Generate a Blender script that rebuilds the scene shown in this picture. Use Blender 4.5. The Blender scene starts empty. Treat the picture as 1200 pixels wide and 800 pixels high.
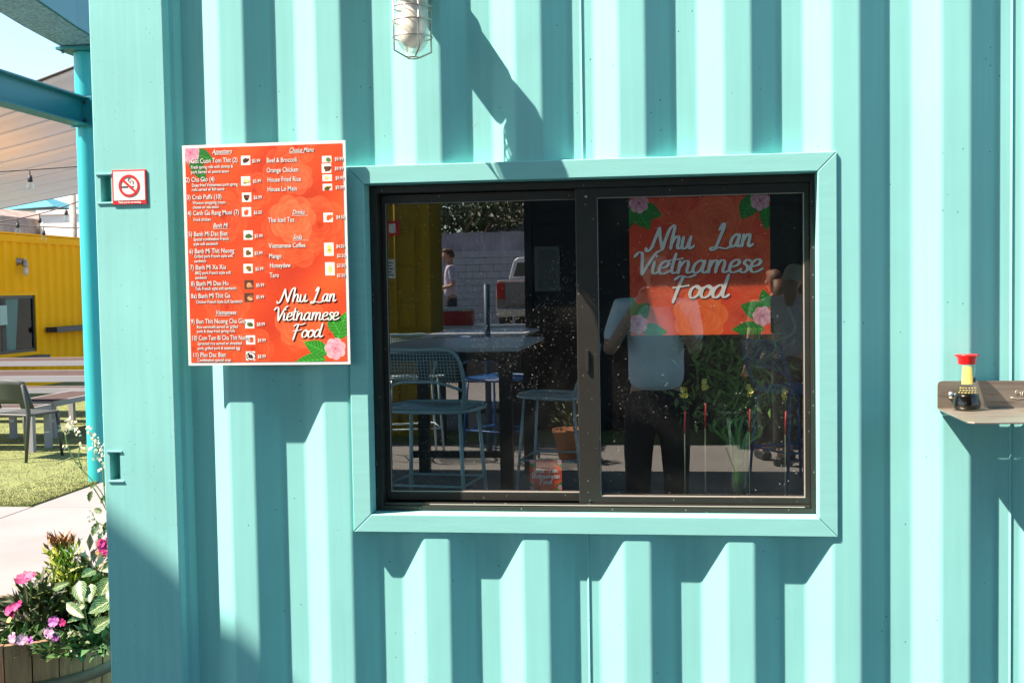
import bpy, math, random
import numpy as np
from mathutils import Vector, Matrix
R = math.radians
random.seed(7); rng = np.random.default_rng(7)
sc = bpy.context.scene
col = sc.collection

# ------------------------------------------------------------------ camera, sky, sun, exposure
F, YAW, PITCH, ROLL, D, EYE = 1359.33, .1295, .0478, -.0168, 3.1468, 1.6
cy, sy, cp, sp = math.cos(YAW), math.sin(YAW), math.cos(PITCH), math.sin(PITCH)
fw = Vector((-sy*cp, cy*cp, -sp)); rt = Vector((cy, sy, 0)); upv = rt.cross(fw)
RR = rt*math.cos(ROLL) + upv*math.sin(ROLL); UU = upv*math.cos(ROLL) - rt*math.sin(ROLL)
CAM = Vector((0, -D, EYE))
cd = bpy.data.cameras.new('camera'); co = bpy.data.objects.new('camera', cd); col.objects.link(co)
cd.sensor_width = 36; cd.lens = F/1200*36; cd.clip_start = .02; cd.clip_end = 1000
m = Matrix.Identity(4)
for i in range(3):
    m[i][0], m[i][1], m[i][2], m[i][3] = RR[i], UU[i], -fw[i], CAM[i]
co.matrix_world = m; sc.camera = co
SUN = Vector((-2.33, -1.0, 3.36)).normalized()
w = bpy.data.worlds.new('World'); sc.world = w; w.use_nodes = True
nt = w.node_tree; bg = nt.nodes['Background']
sk = nt.nodes.new('ShaderNodeTexSky'); sk.sky_type = 'NISHITA'; sk.sun_disc = False
sk.sun_elevation = math.asin(SUN.z); sk.sun_rotation = math.atan2(SUN.x, SUN.y)
sk.altitude = 200; sk.air_density = 1.0; sk.dust_density = 1.2; sk.ozone_density = 2.0
nt.links.new(sk.outputs[0], bg.inputs[0]); bg.inputs[1].default_value = .09
sd = bpy.data.lights.new('sun', 'SUN'); sd.energy = 5.0; sd.angle = R(.53); sd.color = (1, .79, .655)
so = bpy.data.objects.new('sun', sd); col.objects.link(so)
so.rotation_euler = SUN.to_track_quat('Z', 'Y').to_euler()
sc.view_settings.view_transform = 'Standard'; sc.view_settings.look = 'None'
sc.view_settings.gamma = 1; sc.view_settings.exposure = 1.84
sc.render.engine = 'CYCLES'
sc.cycles.max_bounces = 8; sc.cycles.transparent_max_bounces = 16; sc.cycles.caustics_reflective = False

def ray(px, py): return fw*F + RR*(px-600) - UU*(py-400)
def W(px, py, Y=0):
    d = ray(px, py); return CAM + d*((Y+D)/d.y)
def Mr(px, py, Y, g=.09):
    p = W(px, py, 2*g-Y); return Vector((p.x, Y, p.z))
def G(px, py, z=0):
    d = ray(px, py); return CAM + d*((z-EYE)/d.z)

# ------------------------------------------------------------------ materials
def s2l(c): return tuple(((v/12.92) if v <= .04045 else ((v+.055)/1.055)**2.4) for v in c)
def hexl(r, g, b): return s2l((r/255, g/255, b/255))
_mats = {}
def mat(name, c, rough=.6, metal=0., spec=.5, var=0., vs=6., bump=0., bs=60., trans=0., emis=None, stretch=None,
        specks=0, speck_scale=60, speck_col=(.03, .03, .03), attr=None, coat=0., rust=None, grime=0., ior=None):
    if name in _mats: return _mats[name]
    M = bpy.data.materials.new(name); M.use_nodes = True; n = M.node_tree.nodes; l = M.node_tree.links
    b = n['Principled BSDF']; b.inputs['Roughness'].default_value = rough; b.inputs['Metallic'].default_value = metal
    b.inputs['Specular IOR Level'].default_value = spec; b.inputs['Coat Weight'].default_value = coat
    b.inputs['Base Color'].default_value = (*c, 1)
    if ior: b.inputs['IOR'].default_value = ior
    if trans: b.inputs['Transmission Weight'].default_value = trans
    tc = n.new('ShaderNodeTexCoord'); mp = n.new('ShaderNodeMapping'); l.new(tc.outputs['Object'], mp.inputs[0])
    if stretch: mp.inputs['Scale'].default_value = stretch
    cur = None
    if attr:
        a = n.new('ShaderNodeAttribute'); a.attribute_name = attr; cur = a.outputs['Color']
    else:
        rgb = n.new('ShaderNodeRGB'); rgb.outputs[0].default_value = (*c, 1); cur = rgb.outputs[0]
    def mixmul(cur, fac_out, lo, hi):
        mr = n.new('ShaderNodeMapRange'); mr.inputs['To Min'].default_value = lo; mr.inputs['To Max'].default_value = hi
        mr.inputs['From Min'].default_value = .3; mr.inputs['From Max'].default_value = .7
        l.new(fac_out, mr.inputs[0])
        mx = n.new('ShaderNodeMix'); mx.data_type = 'RGBA'; mx.blend_type = 'MULTIPLY'; mx.inputs[0].default_value = 1
        l.new(cur, mx.inputs[6]); l.new(mr.outputs[0], mx.inputs[7]); return mx.outputs[2]
    if var:
        t = n.new('ShaderNodeTexNoise'); t.inputs['Scale'].default_value = vs; t.inputs['Detail'].default_value = 6
        l.new(mp.outputs[0], t.inputs[0]); cur = mixmul(cur, t.outputs[0], 1-var, 1+var*.6)
    if grime:
        t = n.new('ShaderNodeTexNoise'); t.inputs['Scale'].default_value = 3; t.inputs['Detail'].default_value = 8
        m2 = n.new('ShaderNodeMapping'); m2.inputs['Scale'].default_value = (18, 18, .7)
        l.new(tc.outputs['Object'], m2.inputs[0]); l.new(m2.outputs[0], t.inputs[0]); cur = mixmul(cur, t.outputs[0], 1-grime, 1+grime*.4)
    if specks:
        v = n.new('ShaderNodeTexVoronoi'); v.inputs['Scale'].default_value = speck_scale
        m3 = n.new('ShaderNodeMapping'); m3.inputs['Scale'].default_value = (1, 1, .7)
        l.new(tc.outputs['Object'], m3.inputs[0]); l.new(m3.outputs[0], v.inputs[0])
        lt = n.new('ShaderNodeMath'); lt.operation = 'LESS_THAN'; lt.inputs[1].default_value = .13; l.new(v.outputs['Distance'], lt.inputs[0])
        sep = n.new('ShaderNodeSeparateColor'); l.new(v.outputs['Color'], sep.inputs[0])
        gt = n.new('ShaderNodeMath'); gt.operation = 'LESS_THAN'; gt.inputs[1].default_value = specks; l.new(sep.outputs[0], gt.inputs[0])
        mu = n.new('ShaderNodeMath'); mu.operation = 'MULTIPLY'; l.new(lt.outputs[0], mu.inputs[0]); l.new(gt.outputs[0], mu.inputs[1])
        mx = n.new('ShaderNodeMix'); mx.data_type = 'RGBA'; l.new(mu.outputs[0], mx.inputs[0]); l.new(cur, mx.inputs[6])
        mx.inputs[7].default_value = (*speck_col, 1); cur = mx.outputs[2]
    if rust:
        t = n.new('ShaderNodeTexNoise'); t.inputs['Scale'].default_value = rust[3]; t.inputs['Detail'].default_value = 8
        l.new(mp.outputs[0], t.inputs[0]); rr = n.new('ShaderNodeMapRange'); rr.inputs['From Min'].default_value = .55; rr.inputs['From Max'].default_value = .7
        l.new(t.outputs[0], rr.inputs[0]); mx = n.new('ShaderNodeMix'); mx.data_type = 'RGBA'
        l.new(rr.outputs[0], mx.inputs[0]); l.new(cur, mx.inputs[6]); mx.inputs[7].default_value = (*rust[:3], 1); cur = mx.outputs[2]
    l.new(cur, b.inputs['Base Color'])
    if bump:
        t = n.new('ShaderNodeTexNoise'); t.inputs['Scale'].default_value = bs; t.inputs['Detail'].default_value = 5
        l.new(mp.outputs[0], t.inputs[0]); bp = n.new('ShaderNodeBump'); bp.inputs['Strength'].default_value = bump
        bp.inputs['Distance'].default_value = .01; l.new(t.outputs[0], bp.inputs['Height']); l.new(bp.outputs[0], b.inputs['Normal'])
    if emis:
        b.inputs['Emission Color'].default_value = (*emis[:3], 1); b.inputs['Emission Strength'].default_value = emis[3]
    _mats[name] = M; return M

def glass_mat(name, tint, refl, dust=0., rough=0.):
    M = bpy.data.materials.new(name); M.use_nodes = True; n = M.node_tree.nodes; l = M.node_tree.links
    n.remove(n['Principled BSDF']); out = n['Material Output']
    tr = n.new('ShaderNodeBsdfTransparent'); tr.inputs[0].default_value = (*tint, 1)
    gl = n.new('ShaderNodeBsdfGlossy'); gl.inputs['Roughness'].default_value = rough; gl.inputs[0].default_value = (.92, 1, .98, 1)
    lw = n.new('ShaderNodeLayerWeight'); lw.inputs[0].default_value = .5
    pw = n.new('ShaderNodeMath'); pw.operation = 'POWER'; pw.inputs[1].default_value = 5; l.new(lw.outputs['Facing'], pw.inputs[0])
    ad = n.new('ShaderNodeMath'); ad.operation = 'MULTIPLY_ADD'; ad.inputs[1].default_value = 1-refl; ad.inputs[2].default_value = refl; ad.use_clamp = True; l.new(pw.outputs[0], ad.inputs[0])
    mx = n.new('ShaderNodeMixShader'); l.new(ad.outputs[0], mx.inputs[0]); l.new(tr.outputs[0], mx.inputs[1]); l.new(gl.outputs[0], mx.inputs[2])
    cur = mx.outputs[0]
    if dust:
        tc = n.new('ShaderNodeTexCoord'); di = n.new('ShaderNodeBsdfDiffuse'); di.inputs[0].default_value = (.62, .64, .6, 1)
        reg = n.new('ShaderNodeTexNoise'); reg.inputs['Scale'].default_value = 4.5; l.new(tc.outputs['Object'], reg.inputs[0])
        tot = None
        for sc_, th, dens in ((150, .20, .26), (270, .26, .5), (80, .09, .2)):
            mp = n.new('ShaderNodeMapping'); mp.inputs['Rotation'].default_value = (0, .5, 0); mp.inputs['Scale'].default_value = (.75, 1, 1.25)
            l.new(tc.outputs['Object'], mp.inputs[0])
            v = n.new('ShaderNodeTexVoronoi'); v.inputs['Scale'].default_value = sc_; l.new(mp.outputs[0], v.inputs[0])
            sep = n.new('ShaderNodeSeparateColor'); l.new(v.outputs['Color'], sep.inputs[0])
            size = n.new('ShaderNodeMath'); size.operation = 'MULTIPLY'; size.inputs[1].default_value = th; l.new(sep.outputs[1], size.inputs[0])
            lt = n.new('ShaderNodeMath'); lt.operation = 'LESS_THAN'; l.new(v.outputs['Distance'], lt.inputs[0]); l.new(size.outputs[0], lt.inputs[1])
            rg = n.new('ShaderNodeMapRange'); rg.inputs['From Min'].default_value = .42; rg.inputs['From Max'].default_value = .72
            rg.inputs['To Min'].default_value = 0; rg.inputs['To Max'].default_value = dens*dust*.7; l.new(reg.outputs[0], rg.inputs[0])
            g2 = n.new('ShaderNodeMath'); g2.operation = 'LESS_THAN'; l.new(sep.outputs[0], g2.inputs[0]); l.new(rg.outputs[0], g2.inputs[1])
            mu = n.new('ShaderNodeMath'); mu.operation = 'MULTIPLY'; l.new(lt.outputs[0], mu.inputs[0]); l.new(g2.outputs[0], mu.inputs[1])
            if tot is None: tot = mu.outputs[0]
            else:
                m_ = n.new('ShaderNodeMath'); m_.operation = 'MAXIMUM'; l.new(tot, m_.inputs[0]); l.new(mu.outputs[0], m_.inputs[1]); tot = m_.outputs[0]
        film = n.new('ShaderNodeMath'); film.operation = 'MULTIPLY_ADD'; film.inputs[1].default_value = .75; l.new(tot, film.inputs[0])
        sm = n.new('ShaderNodeTexNoise'); sm.inputs['Scale'].default_value = 2.2; sm.inputs['Detail'].default_value = 7; sm.inputs['Distortion'].default_value = 1.5; l.new(tc.outputs['Object'], sm.inputs[0])
        sr = n.new('ShaderNodeMapRange'); sr.inputs['From Min'].default_value = .45; sr.inputs['From Max'].default_value = .75; sr.inputs['To Min'].default_value = .002; sr.inputs['To Max'].default_value = .02
        l.new(sm.outputs[0], sr.inputs[0]); l.new(sr.outputs[0], film.inputs[2])
        m2 = n.new('ShaderNodeMixShader'); l.new(film.outputs[0], m2.inputs[0]); l.new(cur, m2.inputs[1]); l.new(di.outputs[0], m2.inputs[2]); cur = m2.outputs[0]
    l.new(cur, out.inputs[0]); _mats[name] = M; return M

TEAL = (.25, .635, .62)
m_teal = mat('turquoise_container_paint', TEAL, .5, spec=.16, var=.05, vs=2.5, bump=.10, bs=5, specks=.03, speck_scale=80, speck_col=(.04, .16, .16), grime=.05)
m_tealpost = mat('turquoise_post_paint', TEAL, .5, spec=.16, var=.06, vs=3, bump=.03, bs=60, specks=.10, speck_scale=110, speck_col=(.06, .24, .24), grime=.06)
m_tealtrim = mat('turquoise_trim_paint', (.245, .605, .585), .5, spec=.16, var=.05, vs=5, bump=.05, bs=40, stretch=(1, 1, 12))
m_steelteal = mat('teal_structural_paint', (.008, .18, .20), .4, var=.06, vs=2, bump=.05, bs=30)
m_bronze = mat('dark_bronze_aluminium', (.032, .033, .029), .42, metal=.3, var=.12, vs=20, specks=.25, speck_scale=90, speck_col=(.3, .3, .26))
m_gasket = mat('pale_gasket', (.42, .40, .36), .5)
m_black = mat('black_rubber', (.012, .012, .012), .6)
m_dark = mat('dark_interior_lining', (.02, .024, .024), .7)
m_white = mat('white_vinyl', (.78, .78, .76), .45)
m_letter = mat('white_lettering', (.85, .85, .82), .5)
m_shadowink = mat('dark_lettering_outline', (.16, .02, .01), .6)
m_red = mat('red_print', (.62, .012, .02), .5)
m_ink = mat('black_print', (.02, .02, .02), .6)
m_print = mat('printed_poster', (1, 1, 1), .5, spec=.3, attr='print')
m_printin = mat('printed_window_sign', (1, 1, 1), .4, spec=.3, attr='print')
m_glass = glass_mat('tinted_window_glass', (.98, .99, .985), .12, dust=1.)
m_clear = glass_mat('clear_glass', (.93, .97, .95), .035)
m_jar = mat('frosted_ribbed_glass', (.80, .82, .76), .25); m_jar.node_tree.nodes['Principled BSDF'].inputs['Alpha'].default_value = .38
m_farglass = mat('dark_far_glass', (.015, .02, .022), .08, spec=.8)
m_yellow = mat('yellow_container_paint', (.97, .45, .003), .7, spec=.12, var=.05, vs=1.5, grime=.05)
m_concrete = mat('pale_concrete', (.205, .20, .195), .85, var=.12, vs=1.6, bump=.12, bs=50)
m_ground = mat('far_ground_asphalt', (.20, .19, .18), .9, var=.2, vs=.3)
m_turfbase = mat('turf_backing', (.13, .165, .05), .95, var=.25, vs=5, bump=.4, bs=120)
m_turf = mat('turf_blades', (.23, .27, .09), .8, attr='tint')
m_sail = mat('beige_shade_cloth', (.44, .48, .53), .9, var=.06, vs=.25, stretch=(.2, 3, 1))
_n = m_sail.node_tree; _p = _n.nodes['Principled BSDF']; _t = _n.nodes.new('ShaderNodeBsdfTranslucent'); _t.inputs[0].default_value = (.44, .48, .53, 1)
_m = _n.nodes.new('ShaderNodeMixShader'); _m.inputs[0].default_value = .5; _n.links.new(_p.outputs[0], _m.inputs[1]); _n.links.new(_t.outputs[0], _m.inputs[2])
_n.links.new(_m.outputs[0], _n.nodes['Material Output'].inputs[0])
m_wood = mat('weathered_oak', (.20, .125, .072), .8, var=.35, vs=5, stretch=(14, 14, 1.2), bump=.3, bs=20)
m_hoop = mat('rusty_hoop_steel', (.10, .085, .075), .7, metal=.4, var=.3, vs=10)
m_soil = mat('dark_soil', (.035, .025, .018), .95, var=.4, vs=40, bump=.6, bs=60)
m_steel = mat('brushed_stainless', (.36, .33, .28), .42, metal=.75, var=.18, vs=9, stretch=(1, 4, 8), rust=(.16, .11, .07, 7))
m_chrome = mat('zinc_bolt', (.6, .6, .58), .25, metal=1)
m_cage = mat('nickel_cage_wire', (.48, .42, .36), .3, metal=.9)
m_cast = mat('grey_cast_metal', (.34, .30, .27), .45, metal=.7, bump=.15, bs=80)
m_frost = mat('frosted_bulb', (.88, .84, .74), .4)
m_redcap = mat('red_plastic', (.75, .012, .012), .3, coat=.3)
m_soy = mat('soy_sauce', (.005, .003, .002), .25, spec=.2)
m_label = mat('yellow_paper_label', (.75, .62, .16), .6)
m_tabledark = mat('brown_slat_tabletop', (.075, .06, .055), .95, spec=.02, var=.2, vs=8, stretch=(1, 10, 1))
m_tablewhite = mat('white_metal_frame', (.24, .25, .26), .5)
m_chair = mat('dark_grey_plastic', (.045, .055, .05), .45)
m_blacksteel = mat('black_steel', (.02, .025, .03), .5)
m_blueslat = mat('blue_grey_slat', (.66, .69, .78), .25, var=.1)
m_meshmetal = mat('pale_blue_mesh_metal', (.55, .74, .80), .4, metal=.2)
m_bluemetal = mat('blue_painted_metal', (.03, .13, .38), .4)
m_skin = mat('skin', (.50, .28, .20), .55)
m_shirt = mat('white_blue_shirt_cloth', (.80, .90, .98), .8, var=.10, vs=7, bump=1., bs=9)
m_pants = mat('black_trousers_cloth', (.02, .02, .024), .85)
m_greycloth = mat('grey_cloth', (.34, .33, .35), .85)
m_greencloth = mat('dark_green_cloth', (.05, .10, .06), .85)
m_hair = mat('brown_hair', (.12, .05, .025), .6)
m_cap = mat('khaki_cap_cloth', (.30, .26, .20), .8)
m_bark = mat('tree_bark', (.12, .09, .065), .9, var=.3, vs=8, bump=.4)
m_leaf = mat('tree_leaves', (.06, .10, .03), .6, attr='tint')
m_plant = mat('planter_foliage', (.06, .14, .03), .5, attr='tint')
m_stucco = mat('pale_stucco', (.70, .68, .62), .9, var=.05, bump=.2)
m_roofshingle = mat('grey_shingles', (.30, .27, .26), .9, var=.2, vs=6, stretch=(1, 1, 8))
m_tealroof = mat('teal_metal_roof', (.05, .22, .26), .5)
m_blockwall = mat('grey_concrete_block', (.50, .48, .49), .9, var=.15, vs=5, bump=.3)
m_truck = mat('brown_grey_truck_paint', (.26, .20, .17), .35, coat=.6)
m_white2 = mat('white_car_paint', (.75, .75, .75), .3, coat=.5)
m_tyre = mat('tyre_rubber', (.015, .015, .015), .8)
m_taillight = mat('red_tail_lens', (.55, .01, .01), .2)
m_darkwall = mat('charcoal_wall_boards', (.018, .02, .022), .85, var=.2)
m_terracotta = mat('terracotta', (.45, .17, .07), .8)
m_palestone = mat('tan_field_stone', (.30, .25, .21), .9, var=.3, vs=3)
m_yflower = mat('yellow_petals', (.75, .68, .12), .6)
m_pinkp = mat('pink_petals', (.30, .02, .10), .6, var=.5, vs=30)
m_magp = mat('magenta_petals', (.40, .008, .14), .6, var=.5, vs=30)
m_purp = mat('purple_petals', (.26, .05, .28), .6, var=.6, vs=40)
m_lilac = mat('lilac_petals', (.44, .26, .44), .6, var=.5, vs=40)
m_whitep = mat('cream_petals', (.55, .50, .36), .6)
m_stem = mat('green_stem', (.10, .15, .04), .6)

# variegated leaf : cream veins in the leaf's own coordinates
def varleaf_mat():
    M = bpy.data.materials.new('cream_veined_leaf'); M.use_nodes = True; n = M.node_tree.nodes; l = M.node_tree.links
    b = n['Principled BSDF']; b.inputs['Roughness'].default_value = .45
    tc = n.new('ShaderNodeTexCoord'); sx = n.new('ShaderNodeSeparateXYZ'); l.new(tc.outputs['UV'], sx.inputs[0])
    def math_(op, a, bb=None):
        k = n.new('ShaderNodeMath'); k.operation = op
        for i, v in enumerate((a, bb)):
            if v is None: continue
            if isinstance(v, (int, float)): k.inputs[i].default_value = v
            else: l.new(v, k.inputs[i])
        return k.outputs[0]
    v = math_('ABSOLUTE', math_('SUBTRACT', sx.outputs[1], .5))
    mid = math_('LESS_THAN', v, .03)
    ph = math_('SUBTRACT', math_('MULTIPLY', sx.outputs[0], 7.), math_('MULTIPLY', v, 7.))
    side = math_('LESS_THAN', math_('FRACT', ph), .17)
    nz = n.new('ShaderNodeTexNoise'); nz.inputs['Scale'].default_value = 9; l.new(tc.outputs['UV'], nz.inputs[0])
    side = math_('MULTIPLY', side, math_('GREATER_THAN', nz.outputs[0], .42))
    f = math_('MAXIMUM', mid, side)
    mx = n.new('ShaderNodeMix'); mx.data_type = 'RGBA'; l.new(f, mx.inputs[0]); mx.inputs[6].default_value = (.022, .085, .02, 1); mx.inputs[7].default_value = (.36, .40, .22, 1)
    l.new(mx.outputs[2], b.inputs['Base Color']); return M
m_varleaf = varleaf_mat()

# ------------------------------------------------------------------ object helpers
def link(o, parent=None):
    col.objects.link(o)
    if parent is not None: o.parent = parent
    return o
def tag(o, label=None, cat=None, group=None, kind=None):
    if label: o['label'] = label
    if cat: o['category'] = cat
    if group: o['group'] = group
    if kind: o['kind'] = kind
    return o
def empty(name, loc, label, cat, group=None, rz=0):
    o = bpy.data.objects.new(name, None); o.location = loc; o.rotation_euler.z = rz; o.empty_display_size = .05
    col.objects.link(o); return tag(o, label, cat, group)
class MB:
    def __init__(s): s.v = []; s.f = []; s.mi = []; s.cur = 0; s.sm = []
    def add(s, vs, fs, smooth=False):
        o = len(s.v); s.v += [tuple(p) for p in vs]
        for q in fs: s.f.append(tuple(i+o for i in q)); s.mi.append(s.cur); s.sm.append(smooth)
        return s
    def box(s, a, b, M=None):
        x0, y0, z0 = a; x1, y1, z1 = b
        vs = [Vector(p) for p in ((x0,y0,z0),(x1,y0,z0),(x1,y1,z0),(x0,y1,z0),(x0,y0,z1),(x1,y0,z1),(x1,y1,z1),(x0,y1,z1))]
        if M: vs = [M @ p for p in vs]
        return s.add(vs, [(0,3,2,1),(4,5,6,7),(0,1,5,4),(1,2,6,5),(2,3,7,6),(3,0,4,7)])
    def tube(s, pts, r, n=8, closed=False, cap=True):
        pts = [Vector(p) for p in pts]; rs = r if isinstance(r, (list, tuple)) else [r]*len(pts)
        o = []; N = len(pts); prev = None
        for i, p in enumerate(pts):
            if closed: t = pts[(i+1) % N] - pts[i-1]
            else: t = pts[min(i+1, N-1)] - pts[max(i-1, 0)]
            t = t.normalized() if t.length > 1e-9 else Vector((0,0,1))
            if prev is None:
                a = t.orthogonal().normalized()
            else:
                a = (prev - t*prev.dot(t)); a = a.normalized() if a.length > 1e-6 else t.orthogonal().normalized()
            prev = a; b_ = t.cross(a)
            for k in range(n):
                q = 2*math.pi*k/n; o.append(p + (a*math.cos(q) + b_*math.sin(q))*rs[i])
        fs = []
        for i in range(N if closed else N-1):
            j = (i+1) % N
            for k in range(n): fs.append((i*n+k, i*n+(k+1) % n, j*n+(k+1) % n, j*n+k))
        s.add(o, fs, True)
        if cap and not closed:
            o2 = len(s.v) - len(o)
            s.f.append(tuple(o2+k for k in range(n))[::-1]); s.mi.append(s.cur); s.sm.append(False)
            s.f.append(tuple(o2+(N-1)*n+k for k in range(n))); s.mi.append(s.cur); s.sm.append(False)
        return s
    def lathe(s, prof, n=24, c=(0,0,0), M=None):
        vs = []; fs = []
        for r_, z_ in prof:
            for k in range(n):
                q = 2*math.pi*k/n; p = Vector((c[0]+r_*math.cos(q), c[1]+r_*math.sin(q), c[2]+z_))
                vs.append(M @ p if M else p)
        for i in range(len(prof)-1):
            for k in range(n): fs.append((i*n+k, i*n+(k+1) % n, (i+1)*n+(k+1) % n, (i+1)*n+k))
        return s.add(vs, fs, True)
    def extr(s, poly, a, b, axis='y'):
        n_ = len(poly)
        def pt(p, h):
            return (p[0], h, p[1]) if axis == 'y' else ((p[0], p[1], h) if axis == 'z' else (h, p[0], p[1]))
        vs = [pt(p, a) for p in poly] + [pt(p, b) for p in poly]
        return s.add(vs, [tuple(range(n_)), tuple(range(2*n_-1, n_-1, -1))] + [(i, i+n_, (i+1) % n_+n_, (i+1) % n_) for i in range(n_)])
    def build(s, name, mats, parent=None, kind=None):
        me = bpy.data.meshes.new(name); me.from_pydata(s.v, [], s.f)
        for mm in (mats if isinstance(mats, (list, tuple)) else [mats]): me.materials.append(mm)
        if any(s.mi): me.polygons.foreach_set('material_index', s.mi)
        me.polygons.foreach_set('use_smooth', s.sm); me.update()
        o = link(bpy.data.objects.new(name, me), parent)
        if kind: o['kind'] = kind
        return o
def bevel(o, wdt, seg=2, ang=40):
    b = o.modifiers.new('bevel', 'BEVEL'); b.width = wdt; b.segments = seg; b.limit_method = 'ANGLE'; b.angle_limit = R(ang); return o
def box(name, a, b, mt, parent=None, bev=0, M=None, kind=None):
    o = MB().box(a, b, M).build(name, mt, parent, kind)
    if bev: bevel(o, bev)
    return o
def np_mesh(name, V, Fq, mt, parent=None, colors=None, cname='tint', kind=None, smooth=False):
    V = np.asarray(V, dtype=np.float32); Fq = np.asarray(Fq, dtype=np.int32); k = Fq.shape[1]
    me = bpy.data.meshes.new(name); me.vertices.add(len(V)); me.vertices.foreach_set('co', V.ravel())
    me.loops.add(Fq.size); me.loops.foreach_set('vertex_index', Fq.ravel())
    me.polygons.add(len(Fq)); me.polygons.foreach_set('loop_start', np.arange(0, Fq.size, k, dtype=np.int32))
    me.update(calc_edges=True)
    if colors is not None:
        a = me.color_attributes.new(cname, 'FLOAT_COLOR', 'POINT')
        c4 = np.ones((len(V), 4), np.float32); c4[:, :3] = colors; a.data.foreach_set('color', c4.ravel())
    me.materials.append(mt)
    if smooth: me.polygons.foreach_set('use_smooth', [True]*len(Fq))
    o = link(bpy.data.objects.new(name, me), parent)
    if kind: o['kind'] = kind
    return o
def copy_tree(o, parent=None):
    c = o.copy(); col.objects.link(c); c.parent = parent
    for ch in list(o.children): copy_tree(ch, c)
    return c
def crom(pts, k=6, closed=False):
    P = [Vector(p) for p in pts]; n_ = len(P); out = []
    for i in range(n_ if closed else n_-1):
        p1, p2 = P[i], P[(i+1) % n_]
        p0 = P[i-1] if (closed or i) else p1*2-p2
        p3 = P[(i+2) % n_] if (closed or i+2 < n_) else p2*2-p1
        for j in range(k):
            t = j/k; out.append(.5*((2*p1)+(p2-p0)*t+(2*p0-5*p1+4*p2-p3)*t*t+(3*p1-p0-3*p2+p3)*t**3))
    if not closed: out.append(P[-1])
    return out

# ------------------------------------------------------------------ the ground
g = MB(); g.add([(-220,-220,-.012),(220,-220,-.012),(220,320,-.012),(-220,320,-.012)], [(0,1,2,3)])
tag(g.build('ground', m_ground), kind='structure')
# concrete path: separate slabs, recessed joints
path = MB(); path.add([(-14,-8.3,-.008),(16,-8.3,-.008),(16,5.0,-.008),(-14,5.0,-.008)], [(0,1,2,3)])
path.add([(-4.72,5.0,-.008),(16,5.0,-.008),(16,24,-.008),(-4.72,24,-.008)], [(0,1,2,3)])
path = tag(path.build('path', mat('joint_dirt', (.10,.09,.08), .95)), kind='structure')
xs = [-14,-11.6,-9.3,-7,-4.72,-3.0,-1.2,.6,2.4,4.8,7.2,9.6,12,16]; ys = [-8.3,-6.6,-4.9,-3.2,-1.5,.2,1.9,3.33,3.95,4.985]
def slab(x0, x1, y0, y1, tilt=0):
    e = .005; h = .004*random.random()
    o = MB(); z = .0; o.box((x0+e, y0+e, -.03), (x1-e, y1-e, z+h)); o = o.build('slab', m_concrete, path); bevel(o, .004, 1); return o
for i in range(len(xs)-1):
    for j in range(len(ys)-1): slab(xs[i], xs[i+1], ys[j], ys[j+1])
for y0, y1 in ((4.985,7.4),(7.4,9.8),(9.8,12.2),(12.2,14.6),(14.6,17),(17,19.5),(19.5,24)):
    slab(-4.72, -2.2, y0, y1)
    slab(-2.2, 1.5, y0, y1)
# artificial turf, direct view and reflected strip
tb = MB()
tb.add([(-30,5.0,.012),(-4.735,5.0,.012),(-4.735,24,.012),(-30,24,.012)], [(0,1,2,3)])
tb.add([(-30,5.0,-.02),(-4.735,5.0,-.02),(-4.735,5.0,.012),(-30,5.0,.012)], [(0,1,2,3)])
tb.add([(-4.735,5.0,-.02),(-4.735,24,-.02),(-4.735,24,.012),(-4.735,5.0,.012)], [(0,1,2,3)])
tag(tb.build('turf_ground', m_turfbase), kind='structure')
tb = MB(); tb.add([(-14,-9.3,.01),(16,-9.3,.01),(16,-8.3,.01),(-14,-8.3,.01)], [(0,1,2,3)]); tb.add([(-14,-8.3,-.02),(16,-8.3,-.02),(16,-8.3,.01),(-14,-8.3,.01)], [(0,1,2,3)])
tag(tb.build('turf_strip_ground', m_turfbase), kind='structure')
tb = MB(); tb.add([(-14,-13.5,.004),(-1.0,-13.5,.004),(-1.0,-9.3,.004),(-14,-9.3,.004)], [(0,1,2,3)])
tag(tb.build('far_paving_ground', m_concrete), kind='structure')
N = 60000
bx = np.where(rng.random(N) < .3, -4.735-rng.random(N)**2*.6, -4.735-rng.random(N)*4.2); by = 5.0+rng.random(N)**1.5*9
ang = rng.random(N)*6.283; hh = .004+rng.random(N)*.009; ln = (rng.random((N, 2))-.5)*.02
V = np.zeros((N, 3, 3)); V[:, 0] = np.stack([bx-.004*np.cos(ang), by-.004*np.sin(ang), np.full(N, .011)], 1)
V[:, 1] = np.stack([bx+.004*np.cos(ang), by+.004*np.sin(ang), np.full(N, .011)], 1)
V[:, 2] = np.stack([bx+ln[:, 0], by+ln[:, 1], .012+hh], 1)
cc = np.array([.165, .21, .075])*(.6+.8*rng.random((N, 1)))+np.array([.08, .03, 0])*rng.random((N, 1)); cc = np.repeat(cc, 3, 0)
tag(np_mesh('turf_blades', V.reshape(-1, 3), np.arange(N*3).reshape(-1, 3), m_turf, colors=cc), 'short yellow green artificial grass blades on the lawn', 'grass', kind='stuff')

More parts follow.
